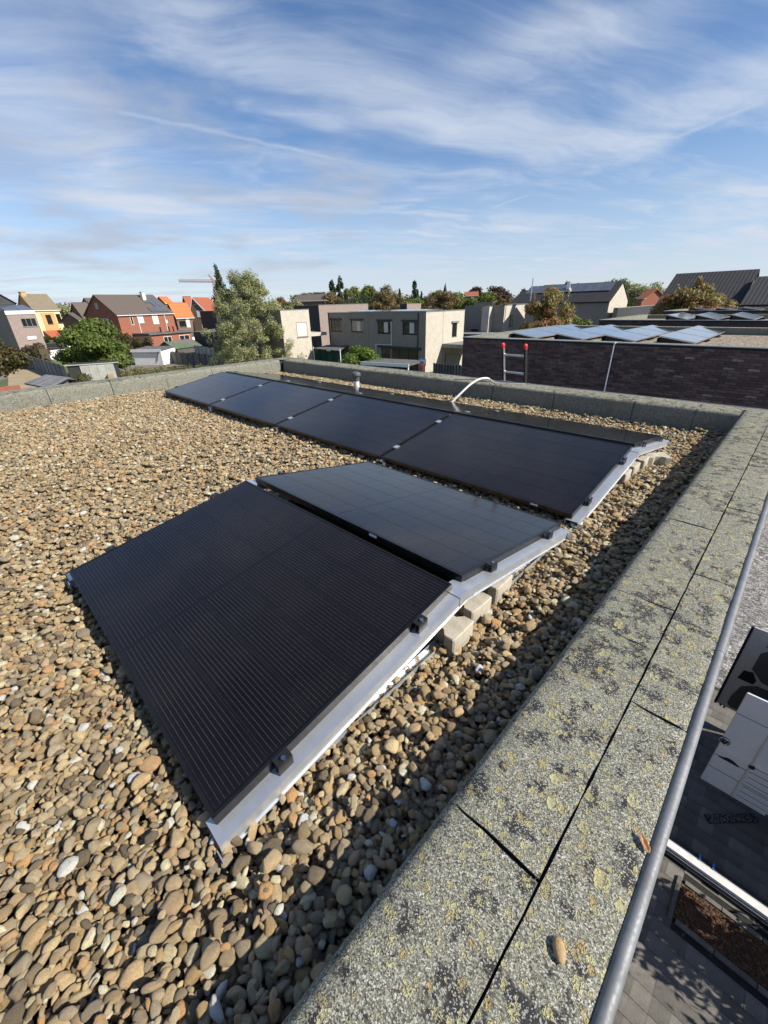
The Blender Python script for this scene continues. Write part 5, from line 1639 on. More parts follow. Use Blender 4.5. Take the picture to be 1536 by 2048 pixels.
# ------------------------------------------------------------------ box houses
def box_house(name, label, corner, D, ang, b_right, b_left, wall_r, wall_l, group=None, zt=None, base=GZ, lenR=None, lenL=None):
    """flat box: near top corner given; right face runs along ang, left face along ang+90"""
    C = at(corner, D)
    if zt is not None: C.z = zt
    F, G = U(ang), U(ang + 90)
    a = lenR or along(C, ang, b_right); b = lenL or along(C, ang + 90, b_left)
    t_ = thing(name, label, 'house', (C.x, C.y, base), group=group)
    O = Vector((C.x, C.y, base)); Hh = C.z - base
    MB().obox(O + F * 0.02 + G * 0.02, F * (a - 0.02), G * (b - 0.02), (0, 0, Hh - 0.02)).build('core_wall', M[wall_r], t_)
    MB().obox(O, F * a, G * 0.018, (0, 0, Hh)).build('right_wall', M[wall_r], t_)
    MB().obox(O + G * 0.019, F * 0.018, G * b, (0, 0, Hh)).build('left_wall', M[wall_l], t_)
    mb = MB().obox(O - F * 0.04 - G * 0.04 + Vector((0, 0, Hh + 0.002)), F * (a + 0.08), G * 0.3, (0, 0, 0.07))
    mb.obox(O - F * 0.04 + G * 0.261 + Vector((0, 0, Hh + 0.002)), F * 0.3, G * (b - 0.26), (0, 0, 0.07))
    mb.build('roof_trim', M['stone_sill'], t_)
    return t_, O, F, G, Hh, a, b


# pale box left of the double house: lit wall looks along +X
t_, O, F, G, Hh, a, b = box_house('beige_brick_house', 'pale brick box house with flat canopy behind the birch', (57.15, -0.0063), 58, 90, (53.69, -0.0070)[0], None, 'beige_brick', 'grey_brick', zt=0.95, lenL=8.0)  # left wall: the pale brick with shade in its colour
window(t_, O, F, -G, along(O, 90, (55.42, -0.0267)[0]), Hh - 3.2, 1.7, 1.75, 'stone_sill', 'curtain', 1)
cA = at((54.84, -0.0592), 60); 
MB().obox(Vector((cA.x, cA.y, cA.z - 0.15)), (-along(cA, 180, (56.42, -0.0531)[0]), 0, 0), (0, along(cA, 90, (51.69, -0.0499)[0]), 0), (0, 0, 0.42)).build('canopy', M['beige_brick'], t_)
for px in ((54.39, -0.0781), (56.15, -0.0768)): 
    q = at(px, 61, GZ); MB().box(q.x, q.x + 0.15, q.y, q.y + 0.15, GZ, cA.z - 0.152).build('canopy_post', M['white_frame'], t_)
# dark and pink brick block behind
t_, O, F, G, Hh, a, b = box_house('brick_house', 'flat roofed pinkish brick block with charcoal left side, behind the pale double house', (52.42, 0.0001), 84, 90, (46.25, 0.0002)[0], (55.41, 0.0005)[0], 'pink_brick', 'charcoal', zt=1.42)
window(t_, O, G, -F, b * 0.62, Hh - 3.6, 0.8, 2.4, 'white_frame', 'glass', 1)
# dark box chimneylike block between trees
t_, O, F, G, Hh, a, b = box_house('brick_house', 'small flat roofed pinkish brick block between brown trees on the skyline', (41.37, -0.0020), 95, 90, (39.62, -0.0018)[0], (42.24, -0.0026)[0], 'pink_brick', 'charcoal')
# pale boxes to the right of the double house
t_, O, F, G, Hh, a, b = box_house('beige_brick_house', 'pale brick box house right of the double house, lit side wall facing the autumn tree', (29.41, -0.0102), 62, 90, (26.98, -0.0103)[0], (34.18, -0.0100)[0], 'beige_brick', 'grey_brick')  # darker left wall carries its shade in the brick colour
window(t_, O, F, -G, a * 0.28, Hh - 2.6, 0.9, 1.4, 'dark_frame', 'glass', 1)
MB().obox(O + G * b * 0.28 - F * 0.9, G * 1.1, F * 0.9, (0, 0, Hh - 0.1)).build('wall_fin', M['beige_brick'], t_)
window(t_, O, G, -F, b * 0.62, Hh - 5.2, 1.1, 2.3, 'dark_frame', 'glass', 1, sill=None)
MB().obox(O + G * (b * 0.05) - F * 4.5 + Vector((0, 0, Hh - 3.75)), G * b * 0.8, F * 4.4, (0, 0, 0.55)).build('canopy', M['stone_sill'], t_)
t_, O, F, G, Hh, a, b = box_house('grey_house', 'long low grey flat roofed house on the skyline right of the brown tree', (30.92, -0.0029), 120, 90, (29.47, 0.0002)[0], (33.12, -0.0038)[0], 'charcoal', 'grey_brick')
t_, O, F, G, Hh, a, b = box_house('grey_house', 'low grey garage block between the gabled house and the far brick roofs', (17.04, -0.0212), 58, 90, (12.96, -0.0259)[0], (17.46, -0.0193)[0], 'charcoal', 'grey_brick', zt=0.2)

# ------------------------------------------------------------------ gabled houses
# right: dark tiled house with modules and pale lit gable
Dg = 58
C = at((18.05, -0.0069), Dg)
t_ = thing('gabled_house', 'pale brick gabled house with black tiled roof and a band of solar modules', 'house', (C.x, C.y, GZ))
Cb = Vector((C.x, C.y, GZ)); Hh = C.z - GZ
Fd = U(180); Gd = U(90)
lf_ = along(C, 180, (26.37, -0.0152)[0]); lg = along(C, 90, (16.26, -0.0128)[0])
RH = at((16.95, 0.0239), Dg + 4).z - GZ
pent = [Cb, Cb + Vector((0, 0, Hh)), Cb + Gd * lg * 0.5 + Vector((0, 0, RH)), Cb + Gd * lg + Vector((0, 0, Hh)), Cb + Gd * lg]
MB().prism(pent, Fd * lf_).build('wall', M['grey_brick'], t_)  # pale brick darkened in colour for the side away from the sun
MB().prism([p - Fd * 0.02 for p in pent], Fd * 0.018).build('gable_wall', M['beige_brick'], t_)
upv = Vector((0, 0, 0.13)); sl = (RH - Hh) / (lg * 0.5)
e0 = Cb - Gd * 0.3 - Fd * 0.12 + Vector((0, 0, Hh - sl * 0.3)) + upv; r0 = Cb + Gd * lg * 0.5 - Fd * 0.12 + Vector((0, 0, RH)) + upv
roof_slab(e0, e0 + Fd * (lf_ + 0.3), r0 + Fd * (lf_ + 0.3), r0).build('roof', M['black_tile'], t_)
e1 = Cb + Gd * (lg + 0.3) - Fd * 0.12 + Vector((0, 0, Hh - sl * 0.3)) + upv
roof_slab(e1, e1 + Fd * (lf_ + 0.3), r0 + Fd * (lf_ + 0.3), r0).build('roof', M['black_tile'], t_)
sv = (r0 - e0); sn = sv.normalized(); nn = Fd.cross(sn).normalized(); nn = nn if nn.z > 0 else -nn
for k in range(10): MB().obox(e0 + Fd * (0.8 + k * 1.05) + sn * (sv.length * 0.52) + nn * 0.06, Fd * 1.0, sn * 1.65, nn * 0.04).build('roof_module', M['pv_far'], t_)
MB().obox(r0 + Fd * (lf_ * 0.62) + Vector((0, 0, -1.5)) - Gd * 1.2, Fd * 0.35, Gd * 0.35, (0, 0, 1.7)).build('flue', M['alu'], t_)
q = at((26.53, 0.0349), 62); MB().tube([(q.x, q.y, q.z - 3.5), (q.x, q.y, q.z + 0.2)], 0.07, 6).build('flue', M['alu'], t_)
window(t_, Cb, Fd, Vector((0, -1, 0)), lf_ * 0.16, Hh - 3.3, 2.0, 1.2, 'white_frame', 'glass', 2)
gh = gable_house('gabled_house', 'low black roofed house with solar modules left of the autumn tree', (26.30, -0.0105), 74, 178, (28.71, -0.0095)[0], None, at((27.28, 0.0157), 76).z, 'grey_brick', 'black_tile', lenG=-7.0)
# far right: big black roof
Dg = 52
C = at((6.52, -0.0173), Dg)
t_ = thing('gabled_house', 'large house with tall plain black tiled roof behind the reddish shrub', 'house', (C.x, C.y, GZ))
lf_ = along(C, 180, (13.23, -0.0132)[0]); zr = at((6.34, 0.0326), Dg + 5).z
O = Vector((C.x, C.y, GZ)); Hh = C.z - GZ; lg = 10.0
pent = [O, O + Vector((0, 0, Hh)), O + U(90) * lg * 0.5 + Vector((0, 0, zr - GZ)), O + U(90) * lg + Vector((0, 0, Hh)), O + U(90) * lg]
MB().prism(pent, U(180) * lf_).build('wall', M['grey_brick'], t_)
for e in (-0.3, lg + 0.3):
    a = O + U(90) * e + Vector((0, 0, Hh + 0.02)) + U(0) * 0.25; r_ = O + U(90) * lg * 0.5 + Vector((0, 0, zr - GZ + 0.13)) + U(0) * 0.25
    roof_slab(a, a + U(180) * (lf_ + 0.5), r_ + U(180) * (lf_ + 0.5), r_).build('roof', M['black_tile'], t_)
MB().obox(O - U(90) * 0.45 + Vector((0, 0, Hh - 0.14)), U(180) * lf_, U(90) * 0.12, (0, 0, 0.12)).build('gutter', M['dark_frame'], t_)
C2 = at((6.31, -0.0181), 50); O2 = Vector((C2.x, C2.y, GZ)); zr2 = at((6.07, 0.0215), 55).z
t2 = thing('gabled_house', 'slightly lower black tiled roof at the right edge with a skylight', 'house', O2)
pent = [O2, O2 + Vector((0, 0, C2.z - GZ)), O2 + U(90) * 5 + Vector((0, 0, zr2 - GZ)), O2 + U(90) * 10 + Vector((0, 0, C2.z - GZ)), O2 + U(90) * 10]
MB().prism(pent, U(0) * 14).build('wall', M['grey_brick'], t2)
a = O2 - U(90) * 0.3 + Vector((0, 0, C2.z - GZ + 0.02)); r_ = O2 + U(90) * 5 + Vector((0, 0, zr2 - GZ + 0.13))
roof_slab(a, a + U(0) * 14, r_ + U(0) * 14, r_).build('roof', M['black_tile'], t2)
sk = a + (r_ - a) * 0.45 + U(0) * 2.6; MB().obox(sk + Vector((0, 0, 0.05)), U(0) * 0.9, (r_ - a).normalized() * 1.1, (0, -0.03, 0.06)).build('skylight', M['glass'], t2)
gh = gable_house('gabled_house', 'small reddish gable peeking between green trees, right of the black roofed house', (14.90, -0.0066), 90, 150, (15.47, -0.0063)[0], (14.33, -0.0069)[0] if False else None, at((14.93, 0.0101), 92).z, 'red_brick', 'rust_tile', lenG=-5.0)

# left: long red brick house
t_, base, F, G, Hh, lf_, lg, RH = gable_house('red_brick_house', 'red brick house with brown tiled roof, dark roof modules and a chimney', (74.83, -0.0060), 105, 107, (69.29, -0.0056)[0], (77.79, -0.0042)[0], at((76.34, 0.0280), 108).z, 'red_brick', 'slate_tile', over=0.25, chim=[(0.72, 0.34, 0.75, 1.7, 'white_render')])
roof_panels(t_, base, F, G, Hh, RH, lg, lf_ * 0.62, 0.35, 4, 3, 1.05, 1.6, skip=((0, 2), (0, 1), (1, 1)))
nrF = -G
for (px0, px1, pan) in (((73.68, -0.0093), (73.43, -0.0244), 'glass'), ((72.90, -0.0089), (72.39, -0.0216), 'curtain'), ((71.48, -0.0080), (70.91, -0.0245), 'curtain'), ((70.24, -0.0177), (70.01, -0.0233), 'curtain')):
    u0 = along(base, 107, px0[0]); u1 = along(base, 107, px1[0])
    p0 = base + F * u0; D0 = math.hypot(p0.x - CAM.x, p0.y - CAM.y); z1 = CAM.z + px0[1] * D0 - GZ; z0 = CAM.z + px1[1] * D0 - GZ
    window(t_, base, F, nrF, u0, z0, u1 - u0, z1 - z0, 'white_frame', pan, 1)
for (gx_, gz_, w_, h_) in ((0.50, Hh + 1.2, 0.8, 1.0), (0.34, Hh - 1.9, 1.3, 1.3)):
    window(t_, base + G * 0, G, -F, lg * gx_, gz_, w_, h_, 'white_frame', 'glass', 1)
for u in (0.32, 0.82): MB().tube([base + F * lf_ * u - G * 0.1 + Vector((0, 0, Hh)), base + F * lf_ * u - G * 0.1 + Vector((0, 0, 2.8))], 0.07, 6).build('downpipe', M['white_frame'], t_)
ex = MB().obox(base + F * lf_ * 0.18 - G * 5.0, F * lf_ * 0.8, G * 4.98, (0, 0, 2.9)).build('extension', M['red_brick'], t_)
MB().obox(base + F * (lf_ * 0.18 - 0.3) - G * 5.4 + Vector((0, 0, 2.902)), F * (lf_ * 0.8 + 0.6), G * 5.38, (0, 0, 0.32)).build('extension_roof', M['grey_felt'], ex)
for u in (0.46, 0.62, 0.70): MB().obox(base + F * lf_ * u - G * 4.2 + Vector((0, 0, 3.223)), F * 0.7, G * 0.5, (0, 0, 1.0)).build('chimney_stack', M['red_brick'], ex)
for u, w_ in ((0.42, 1.9), (0.72, 2.6)): window(ex, base - G * 5.0, F, -G, lf_ * u, 0.8, w_, 1.6, 'white_frame', 'glass', 2, sill=None)
c0 = base + F * lf_ * 0.99 - G * 4.5
MB().obox(c0, F * 6.5, G * 4, (0, 0, 2.1)).build('annex', M['white_render'], t_)
MB().obox(c0 - F * 0.3 - G * 0.4 + Vector((0, 0, 2.102)), F * 7.2, G * 4.8, (0, 0, 0.25)).build('annex_roof', M['grey_felt'], t_)
# brown gables behind it
gable_house('brick_house', 'dark brown gable roofed house squeezed left of the red brick house', (77.96, -0.0091), 122, 107, (76.76, -0.0049)[0], (79.03, -0.0051)[0], at((78.40, 0.0157), 125).z, 'brown_brick', 'slate_tile', over=0.2)
gable_house('brick_house', 'low brown roofed outbuilding between the orange rendered house and the red house', (78.43, -0.0130), 118, 107, (78.06, -0.0124)[0], (79.89, -0.0120)[0], at((79.60, -0.0007), 121).z, 'brown_brick', 'slate_tile', over=0.2)
gable_house('brick_house', 'grey gable roof peeking up behind the red brick house ridge', (77.05, 0.0152), 150, 107, (76.07, 0.0148)[0], (77.62, 0.0154)[0], at((77.32, 0.0226), 153).z, 'grey_brick', 'slate_tile', over=0.2)
# orange roofs
t_, base, F, G, Hh, lf_, lg, RH = gable_house('brick_house', 'house with bright orange tiled roof right of the red brick house', (69.05, -0.0112), 118, 107, (67.28, -0.0104)[0], (69.83, -0.0107)[0], at((69.83, 0.0115), 122).z, 'brown_brick', 'orange_tile', over=0.3)
window(t_, base, F, -G, lf_ * 0.55, Hh - 2.6, 1.0, 1.9, 'white_frame', 'curtain', 1, sill=None)
window(t_, base, F, -G, lf_ * 0.12, Hh - 2.4, 1.8, 1.3, 'dark_frame', 'glass', 2)
# steep rust gable facing us with white verge
C = at((67.34, -0.0021), 128); C3 = at((65.51, -0.0086), 126); ap = at((66.77, 0.0210), 128)
t_ = thing('gabled_house', 'brown brick house with steep rust red roof and white verge boards', 'house', (C.x, C.y, GZ))
wv_ = Vector((C3.x - C.x, C3.y - C.y, 0)); bk = Vector((-wv_.y, wv_.x, 0)).normalized()
bk = bk if bk.x < 0 else -bk
pk = Vector((C.x, C.y, 0)) + wv_ * 0.28; O = Vector((C.x, C.y, GZ))
zl_, zr_ = C.z - GZ, C3.z - GZ; za = ap.z - GZ
pent = [O, O + Vector((0, 0, zl_)), O + wv_ * 0.28 + Vector((0, 0, za)), O + wv_ + Vector((0, 0, zr_)), O + wv_]
MB().prism(pent, bk * 9).build('wall', M['brown_brick'], t_)
for i, j in ((1, 2), (3, 2)):
    e = pent[i] - bk * 0.25 + Vector((0, 0, 0.06)); r_ = pent[j] - bk * 0.25 + Vector((0, 0, 0.06))
    roof_slab(e, e + bk * 9.5, r_ + bk * 9.5, r_, 0.05).build('roof', M['rust_tile'], t_)
    d_ = r_ - e; MB().obox(e - bk * 0.06 + Vector((0, 0, -0.30)), d_, bk * 0.055, (0, 0, 0.30)).build('verge_board', M['white_frame'], t_)
du_ = wv_.normalized()
window(t_, O, du_, -bk, wv_.length * 0.35, zl_ - 1.6, 1.9, 1.5, 'white_frame', 'curtain', 2)
window(t_, O, du_, -bk, wv_.length * 0.50, zl_ - 4.6, 1.6, 1.3, 'white_frame', 'curtain', 2)
window(t_, O, du_, -bk, wv_.length * 0.27, zl_ + 1.2, 0.5, 0.9, 'white_frame', 'glass', 1, sill=None)
gable_house('gabled_house', 'rust red roof with dark ridge just left of the steep white verged gable', (67.40, -0.0030), 134, 107, (66.71, 0.0003)[0], (68.15, -0.0026)[0], at((68.03, 0.0223), 137).z, 'brown_brick', 'rust_tile', over=0.2)
gable_house('gabled_house', 'far orange roof with dark modules above the bright orange roof', (69.82, 0.0124), 150, 107, (69.05, 0.0121)[0], (70.73, 0.0127)[0], at((70.48, 0.0230), 152).z, 'brown_brick', 'orange_tile', over=0.2)
t_, O, F, G, Hh, a, b = box_house('rendered_house', 'distant yellow rendered block beside the crane', (64.77, 0.0167), 190, 107, (64.23, 0.0156)[0], (66.17, 0.0181)[0], 'cream_render', 'orange_render')
t_, O, F, G, Hh, a, b = box_house('brick_house', 'low dark slate roofed shed house under the yellow block', (64.68, -0.0044), 115, 107, (64.37, -0.0064)[0], (66.39, -0.0091)[0], 'charcoal', 'charcoal')

# orange and cream rendered house
Dg = 125
t_, base, F, G, Hh, lf_, lg, RH = gable_house('rendered_house', 'orange and cream rendered house with mossy hipped roof', (81.90, 0.0061), Dg, 107, (79.84, 0.0066)[0], (83.06, 0.0051)[0], at((82.72, 0.0300), Dg + 3).z, 'cream_render', 'thatch_tile', over=0.2, gwall='orange_render', chim=[(0.0, 0.42, 0.9, 0.9, 'orange_render')])
MB().obox(base + F * lf_ * 0.20 - G * 0.05, F * lf_ * 0.55, G * 0.048, (0, 0, Hh - 0.6)).build('orange_panel', M['orange_render'], t_)
for u, zz, w_, h_ in ((0.36, Hh - 2.9, 1.1, 1.9), (0.79, Hh - 2.8, 0.9, 1.9), (0.36, Hh - 6.2, 1.4, 2.0), (0.80, Hh - 7.0, 1.0, 2.6)):
    window(t_, base - G * 0.05, F, -G, lf_ * u, zz, w_, h_, 'dark_frame', 'glass', 1)
MB().obox(base + F * lf_ * 1.0 - G * 0.2, F * 3.2, G * 5, (0, 0, Hh - 4.4)).build('side_wing', M['orange_render'], t_)
MB().obox(base + F * (lf_ * 1.0 + 3.21) - G * 0.1, F * 2.6, G * 5, (0, 0, Hh - 4.7)).build('garage', M['charcoal'], t_)
aw = base + F * lf_ * 0.05 - G * 2.6 + Vector((0, 0, 2.6)); MB().obox(aw, F * 3.8, G * 2.5 + Vector((0, 0, 1.3)), (0, 0, 0.06)).build('awning', M['awning_red'], t_)
# grey brick house on the left edge
t_, O, F, G, Hh, a, b = box_house('brick_house', 'grey brick flat roofed house with white cornice at the left edge', (84.15, 0.0056), 100, 107, (81.94, 0.0061)[0], None, 'pink_brick', 'grey_brick', lenL=9)
MB().obox(O - F * 0.1 - G * 0.12 + Vector((0, 0, Hh - 0.55)), F * (a + 0.2), G * 0.118, (0, 0, 0.54)).build('cornice', M['white_frame'], t_)
window(t_, O, F, -G, a * 0.42, Hh - 2.55, 2.3, 1.35, 'stone_sill', 'glass', 3)
window(t_, O, F, -G, a * 0.42, Hh - 4.6, 1.4, 0.5, 'white_frame', 'curtain', 1)
for k in range(2): MB().obox(O + F * (0.4 + k * 2.2) + G * 0.6 + Vector((0, 0, Hh + 0.08)), F * 2.1, G * 3.0 + Vector((0, 0, 0.8)), (0, -0.02, 0.05)).build('roof_module', M['pv_far'], t_)
A_ = at((85.89, 0.0080), 106); B_ = at((83.12, 0.0158), 106); hh_ = at((84.01, 0.0383), 108)
t_ = thing('gabled_house', 'black sloping roof behind the grey brick house at the left edge', 'house', (A_.x, A_.y, GZ))
d_ = Vector((B_.x - A_.x, B_.y - A_.y, 0)); bk = Vector((-1, 0.1, 0)).normalized()
pent = [Vector((A_.x, A_.y, GZ)) - d_ * 0.9, Vector((A_.x, A_.y, B_.z)) - d_ * 0.9, Vector((hh_.x, hh_.y, hh_.z)) - d_ * 0.2, B_, Vector((B_.x, B_.y, GZ))]
MB().prism(pent, bk * 9).build('wall', M['charcoal'], t_)
e = B_ + Vector((0, 0, 0.1)) - bk * 0.3 + d_ * 0.05; r_ = pent[2] + Vector((0, 0, 0.1)) - bk * 0.3
roof_slab(e, e + bk * 9.5, r_ + bk * 9.5, r_).build('roof', M['black_tile'], t_)

# small far roofs on the skyline
gable_house('gabled_house', 'grey gable roofed house in front of the dark round tree on the skyline', (55.22, 0.0100), 150, 38, (51.47, 0.0036)[0], None, at((54.18, 0.0209), 153).z, 'brown_brick', 'slate_tile', lenG=8, over=0.4)
gable_house('white_house', 'small white gabled house below the yellow green trees on the skyline', (48.50, 0.0003), 140, 100, (47.12, 0.0016)[0], (48.88, 0.0004)[0], at((47.96, 0.0145), 141).z, 'white_render', 'slate_tile', over=0.2)
gable_house('gabled_house', 'far brownish red roof among trees right of the brown tree', (34.26, 0.0100), 210, 35, (32.70, 0.0111)[0], None, at((33.68, 0.0173), 212).z, 'brown_brick', 'rust_tile', lenG=7, over=0.3)
# church spire and crane
q = at((36.70, 0.0179), 420); ch = thing('church_spire', 'tiny dark church spire on the skyline beside the brown tree', 'church', (q.x, q.y, GZ))
MB().box(q.x - 1.2, q.x + 1.2, q.y - 1.2, q.y + 1.2, GZ, q.z + 0.5).build('tower', M['brown_brick'], ch)
za = at((36.67, 0.0319), 420).z + 2
MB().add([(q.x - 1.3, q.y - 1.3, q.z + 0.51), (q.x + 1.3, q.y - 1.3, q.z + 0.51), (q.x + 1.3, q.y + 1.3, q.z + 0.51), (q.x - 1.3, q.y + 1.3, q.z + 0.51), (q.x, q.y, za)], [(0, 1, 4), (1, 2, 4), (2, 3, 4), (3, 0, 4), (3, 2, 1, 0)]).build('spire', M['black_tile'], ch)
DC = 260
q = at((64.56, 0.0157), DC); tp = at((64.62, 0.0608), DC); jl = at((67.90, 0.0508), DC); jr = at((64.17, 0.0494), DC)
cr = thing('tower_crane', 'pale red tower crane on the skyline left of the birch', 'crane', (q.x, q.y, GZ))


def lattice(A, B, wd, nseg, r_):
    A, B = Vector(A), Vector(B); d = (B - A); s1 = d.orthogonal().normalized() * wd / 2; s2 = d.cross(s1).normalized() * wd / 2
    mb = MB(); cs = [s1 + s2, s1 - s2, -s1 - s2, -s1 + s2]
    for c_ in cs: mb.tube([A + c_, B + c_], r_, 5)
    for k in range(nseg):
        for i in range(4):
            mb.tube([A + d * (k / nseg) + cs[i], A + d * ((k + 1) / nseg) + cs[(i + 1) % 4]], r_ * 0.7, 4)
    return mb


lattice((q.x, q.y, GZ), (jr.x, jr.y, jr.z), 1.3, 18, 0.14).build('mast', M['crane_red'], cr)
lattice((jr.x, jr.y, jr.z), (jl.x, jl.y, jl.z), 0.9, 16, 0.11).build('jib', M['crane_red'], cr)
dj = (jr - jl).normalized()
lattice((jr.x, jr.y, jr.z), tuple(jr + dj * 4.5), 0.9, 4, 0.11).build('counter_jib', M['crane_red'], cr)
lattice((jr.x, jr.y, jr.z), (tp.x, tp.y, tp.z), 0.8, 6, 0.11).build('head', M['crane_red'], cr)
MB().box(jr.x - 0.2, jr.x + 2.6, jr.y + 0.8, jr.y + 2.4, jr.z - 2.4, jr.z - 0.7).build('counterweight', M['stone_sill'], cr)
MB().tube([tp, jl + (jr - jl) * 0.35], 0.07, 4).build('tie_rod', M['crane_red'], cr)

# ------------------------------------------------------------------ gardens on the left
def shed(name, label, A, B, depth, h, wallm, roofm, cat='shed', slope=0.25, over=0.15):
    A, B = Vector((A.x, A.y, GZ)), Vector((B.x, B.y, GZ)); d = B - A; bk = Vector((-d.y, d.x, 0)).normalized()
    if bk.dot(A - CAM) < 0: bk = -bk
    t_ = thing(name, label, cat, A)
    MB().prism([A, B, B + bk * depth, A + bk * depth], (0, 0, h - 0.02)).build('wall', M[wallm], t_)
    e = d.normalized()
    a = A - e * over - bk * over + Vector((0, 0, h)); 
    roof_slab(a, a + e * (d.length + 2 * over), a + e * (d.length + 2 * over) + bk * (depth + 2 * over) + Vector((0, 0, slope)), a + bk * (depth + 2 * over) + Vector((0, 0, slope)), 0.10).build('roof', M[roofm], t_)
    return t_, A, d, bk


t_, A, d, bk = shed('garden_shed', 'white rendered garden shed with grey flat roof', place((74.43, -0.0827), 76), place((71.53, -0.0866), 73), 3.5, at((72.57, -0.0710), 74).z - GZ, 'white_render', 'grey_felt')
MB().obox(A - d.normalized() * 0.2 - bk * 0.22 + Vector((0, 0, at((72.57, -0.0710), 74).z - GZ - 0.28)), d + d.normalized() * 0.4, bk * 0.05, (0, 0, 0.42)).build('fascia', M['white_render'], t_)
MB().tube([A + d * 0.92 - bk * 0.06 + Vector((0, 0, 1.9)), A + d * 0.8 - bk * 0.06 + Vector((0, 0, 0.5))], 0.04, 5).build('hose', M['black_plastic'], t_)
# corrugated lean-to
t_, A, d, bk = shed('lean_to', 'lean-to shed clad in pale fibre cement sheets with a dark opening', place((80.91, -0.0999), 58), place((76.58, -0.1077), 57), 2.2, 2.35, 'charcoal', 'fibre_cement', slope=-0.2)
for k in range(4):
    f0 = 0.27 + k * 0.183
    MB().obox(A + d * (f0 + 0.003) - bk * (0.10 + 0.012 * (k % 2)), d * 0.178, bk * 0.03, (0, 0, 2.2)).build('sheet_panel', M['fibre_cement'], t_)
MB().obox(A + d * 0.82 - bk * 0.5, d * 0.12, bk * 0.35, (0, 0, 1.2)).build('board', M['tan_wood'], t_)
# ridged low roof
A_, B_ = at((84.80, -0.1088), 52), at((81.46, -0.1152), 50)
lr = thing('low_shed', 'low shed with dark ridged roof sheets just over the left parapet', 'shed', (A_.x, A_.y, GZ))
R1, R2 = at((82.87, -0.0997), 54), at((81.19, -0.1103), 53); E1, E2 = at((84.91, -0.1103), 50), at((82.98, -0.1236), 47.5)
MB().prism([(p.x, p.y, GZ) for p in (E1, E2, R2, R1)], (0, 0, E2.z - GZ - 0.3)).build('wall', M['grey_wood'], lr)
for k in range(9):
    f0, f1 = k / 9, (k + 0.86) / 9
    p = [R1.lerp(R2, f0), R1.lerp(R2, f1), E1.lerp(E2, f1), E1.lerp(E2, f0)]
    MB().prism([tuple(x) for x in p], (0, 0, -0.05)).build('roof_sheet', M['grey_panel'], lr)
p = [R1, R2, R2 + Vector((-1.5, 2.2, -0.7)), R1 + Vector((-1.5, 2.2, -0.7))]
MB().prism([tuple(x) for x in p], (0, 0, -0.05)).build('back_slope', M['grey_panel'], lr)
MB().prism([tuple(x - Vector((0, 0, 0.09))) for x in (R1, R2, E2, E1)], (0, 0, -0.04)).build('roof_boarding', M['charcoal'], lr)
# sandy yard
yd = MB(); q = [at((85.68, -0.0823), 88, GZ + 0.01), at((82.10, -0.0950), 78, GZ + 0.01), at((81.96, -0.1159), 58, GZ + 0.01), at((86.76, -0.1267), 52, GZ + 0.01)]
struct('yard', yd.add(q, [(0, 1, 2, 3)]), mat('sandy_yard', (0.36, 0.28, 0.17), 0.95, col2=(0.27, 0.21, 0.13), vscale=0.8))


def panel_fence(label, A, B, h, npan, mk, name='garden_fence', posts='charcoal', arch=False):
    A, B = Vector((A.x, A.y, GZ)), Vector((B.x, B.y, GZ)); d = B - A; t_ = thing(name, label, 'fence', A)
    n = Vector((-d.y, d.x, 0)).normalized()
    if n.dot(CAM - A) < 0: n = -n
    for k in range(npan):
        a = A + d * (k / npan); e = d / npan
        if arch:
            poly = [a + e * 0.03, a + e * 0.97]
            for j in range(7):
                f = 0.97 - 0.94 * j / 6
                poly.append(a + e * f + Vector((0, 0, h - 0.22 + 0.22 * math.sin(math.pi * f))))
            MB().prism(poly, n * 0.05).build('fence_panel', M[mk], t_)
        else:
            MB().obox(a + e * 0.03, e * 0.94, n * 0.05, (0, 0, h)).build('fence_panel', M[mk], t_)
    for k in range(npan + 1):
        a = A + d * (k / npan); MB().obox(a - d.normalized() * 0.06 - n * 0.04, d.normalized() * 0.12, n * 0.13, (0, 0, h + 0.05)).build('post', M[posts], t_)
    return t_


panel_fence('weathered grey wooden fence of arched panels below the green roofed shed', place((71.58, -0.0865), 78), place((66.03, -0.1106), 64), 1.75, 9, 'grey_wood', arch=True)
panel_fence('grey concrete panel fence running towards the slim parasol', place((84.33, -0.0739), 92), place((81.11, -0.1086), 62), 1.9, 12, 'grey_panel')
panel_fence('dark wooden fence behind the birch right side', place((56.67, -0.0868), 70), place((51.96, -0.0903), 64), 1.9, 7, 'grey_wood')
panel_fence('green slatted garden fence below the red house annex', place((69.48, -0.0506), 98), place((67.01, -0.0500), 94), 1.9, 5, 'green_screen')
panel_fence('pale bleached timber fence beside the birch trunk', place((67.74, -0.0813), 84), place((65.60, -0.0937), 76), 1.7, 5, 'fibre_cement')
panel_fence('brown grey fence of the pale house carport', at((37.77, -0.1427), 46), at((34.00, -0.1496), 44), 1.6, 10, 'grey_wood')
bw = MB(); A_, B_ = place((87.98, -0.1108), 50), place((85.63, -0.1139), 50)
tag(bw.obox(A_, B_ - A_, (0.0, 0.25, 0), (0, 0, 1.75)).build('garden_wall', M['red_brick'], None), 'low reddish brick garden wall at the left edge', 'wall')
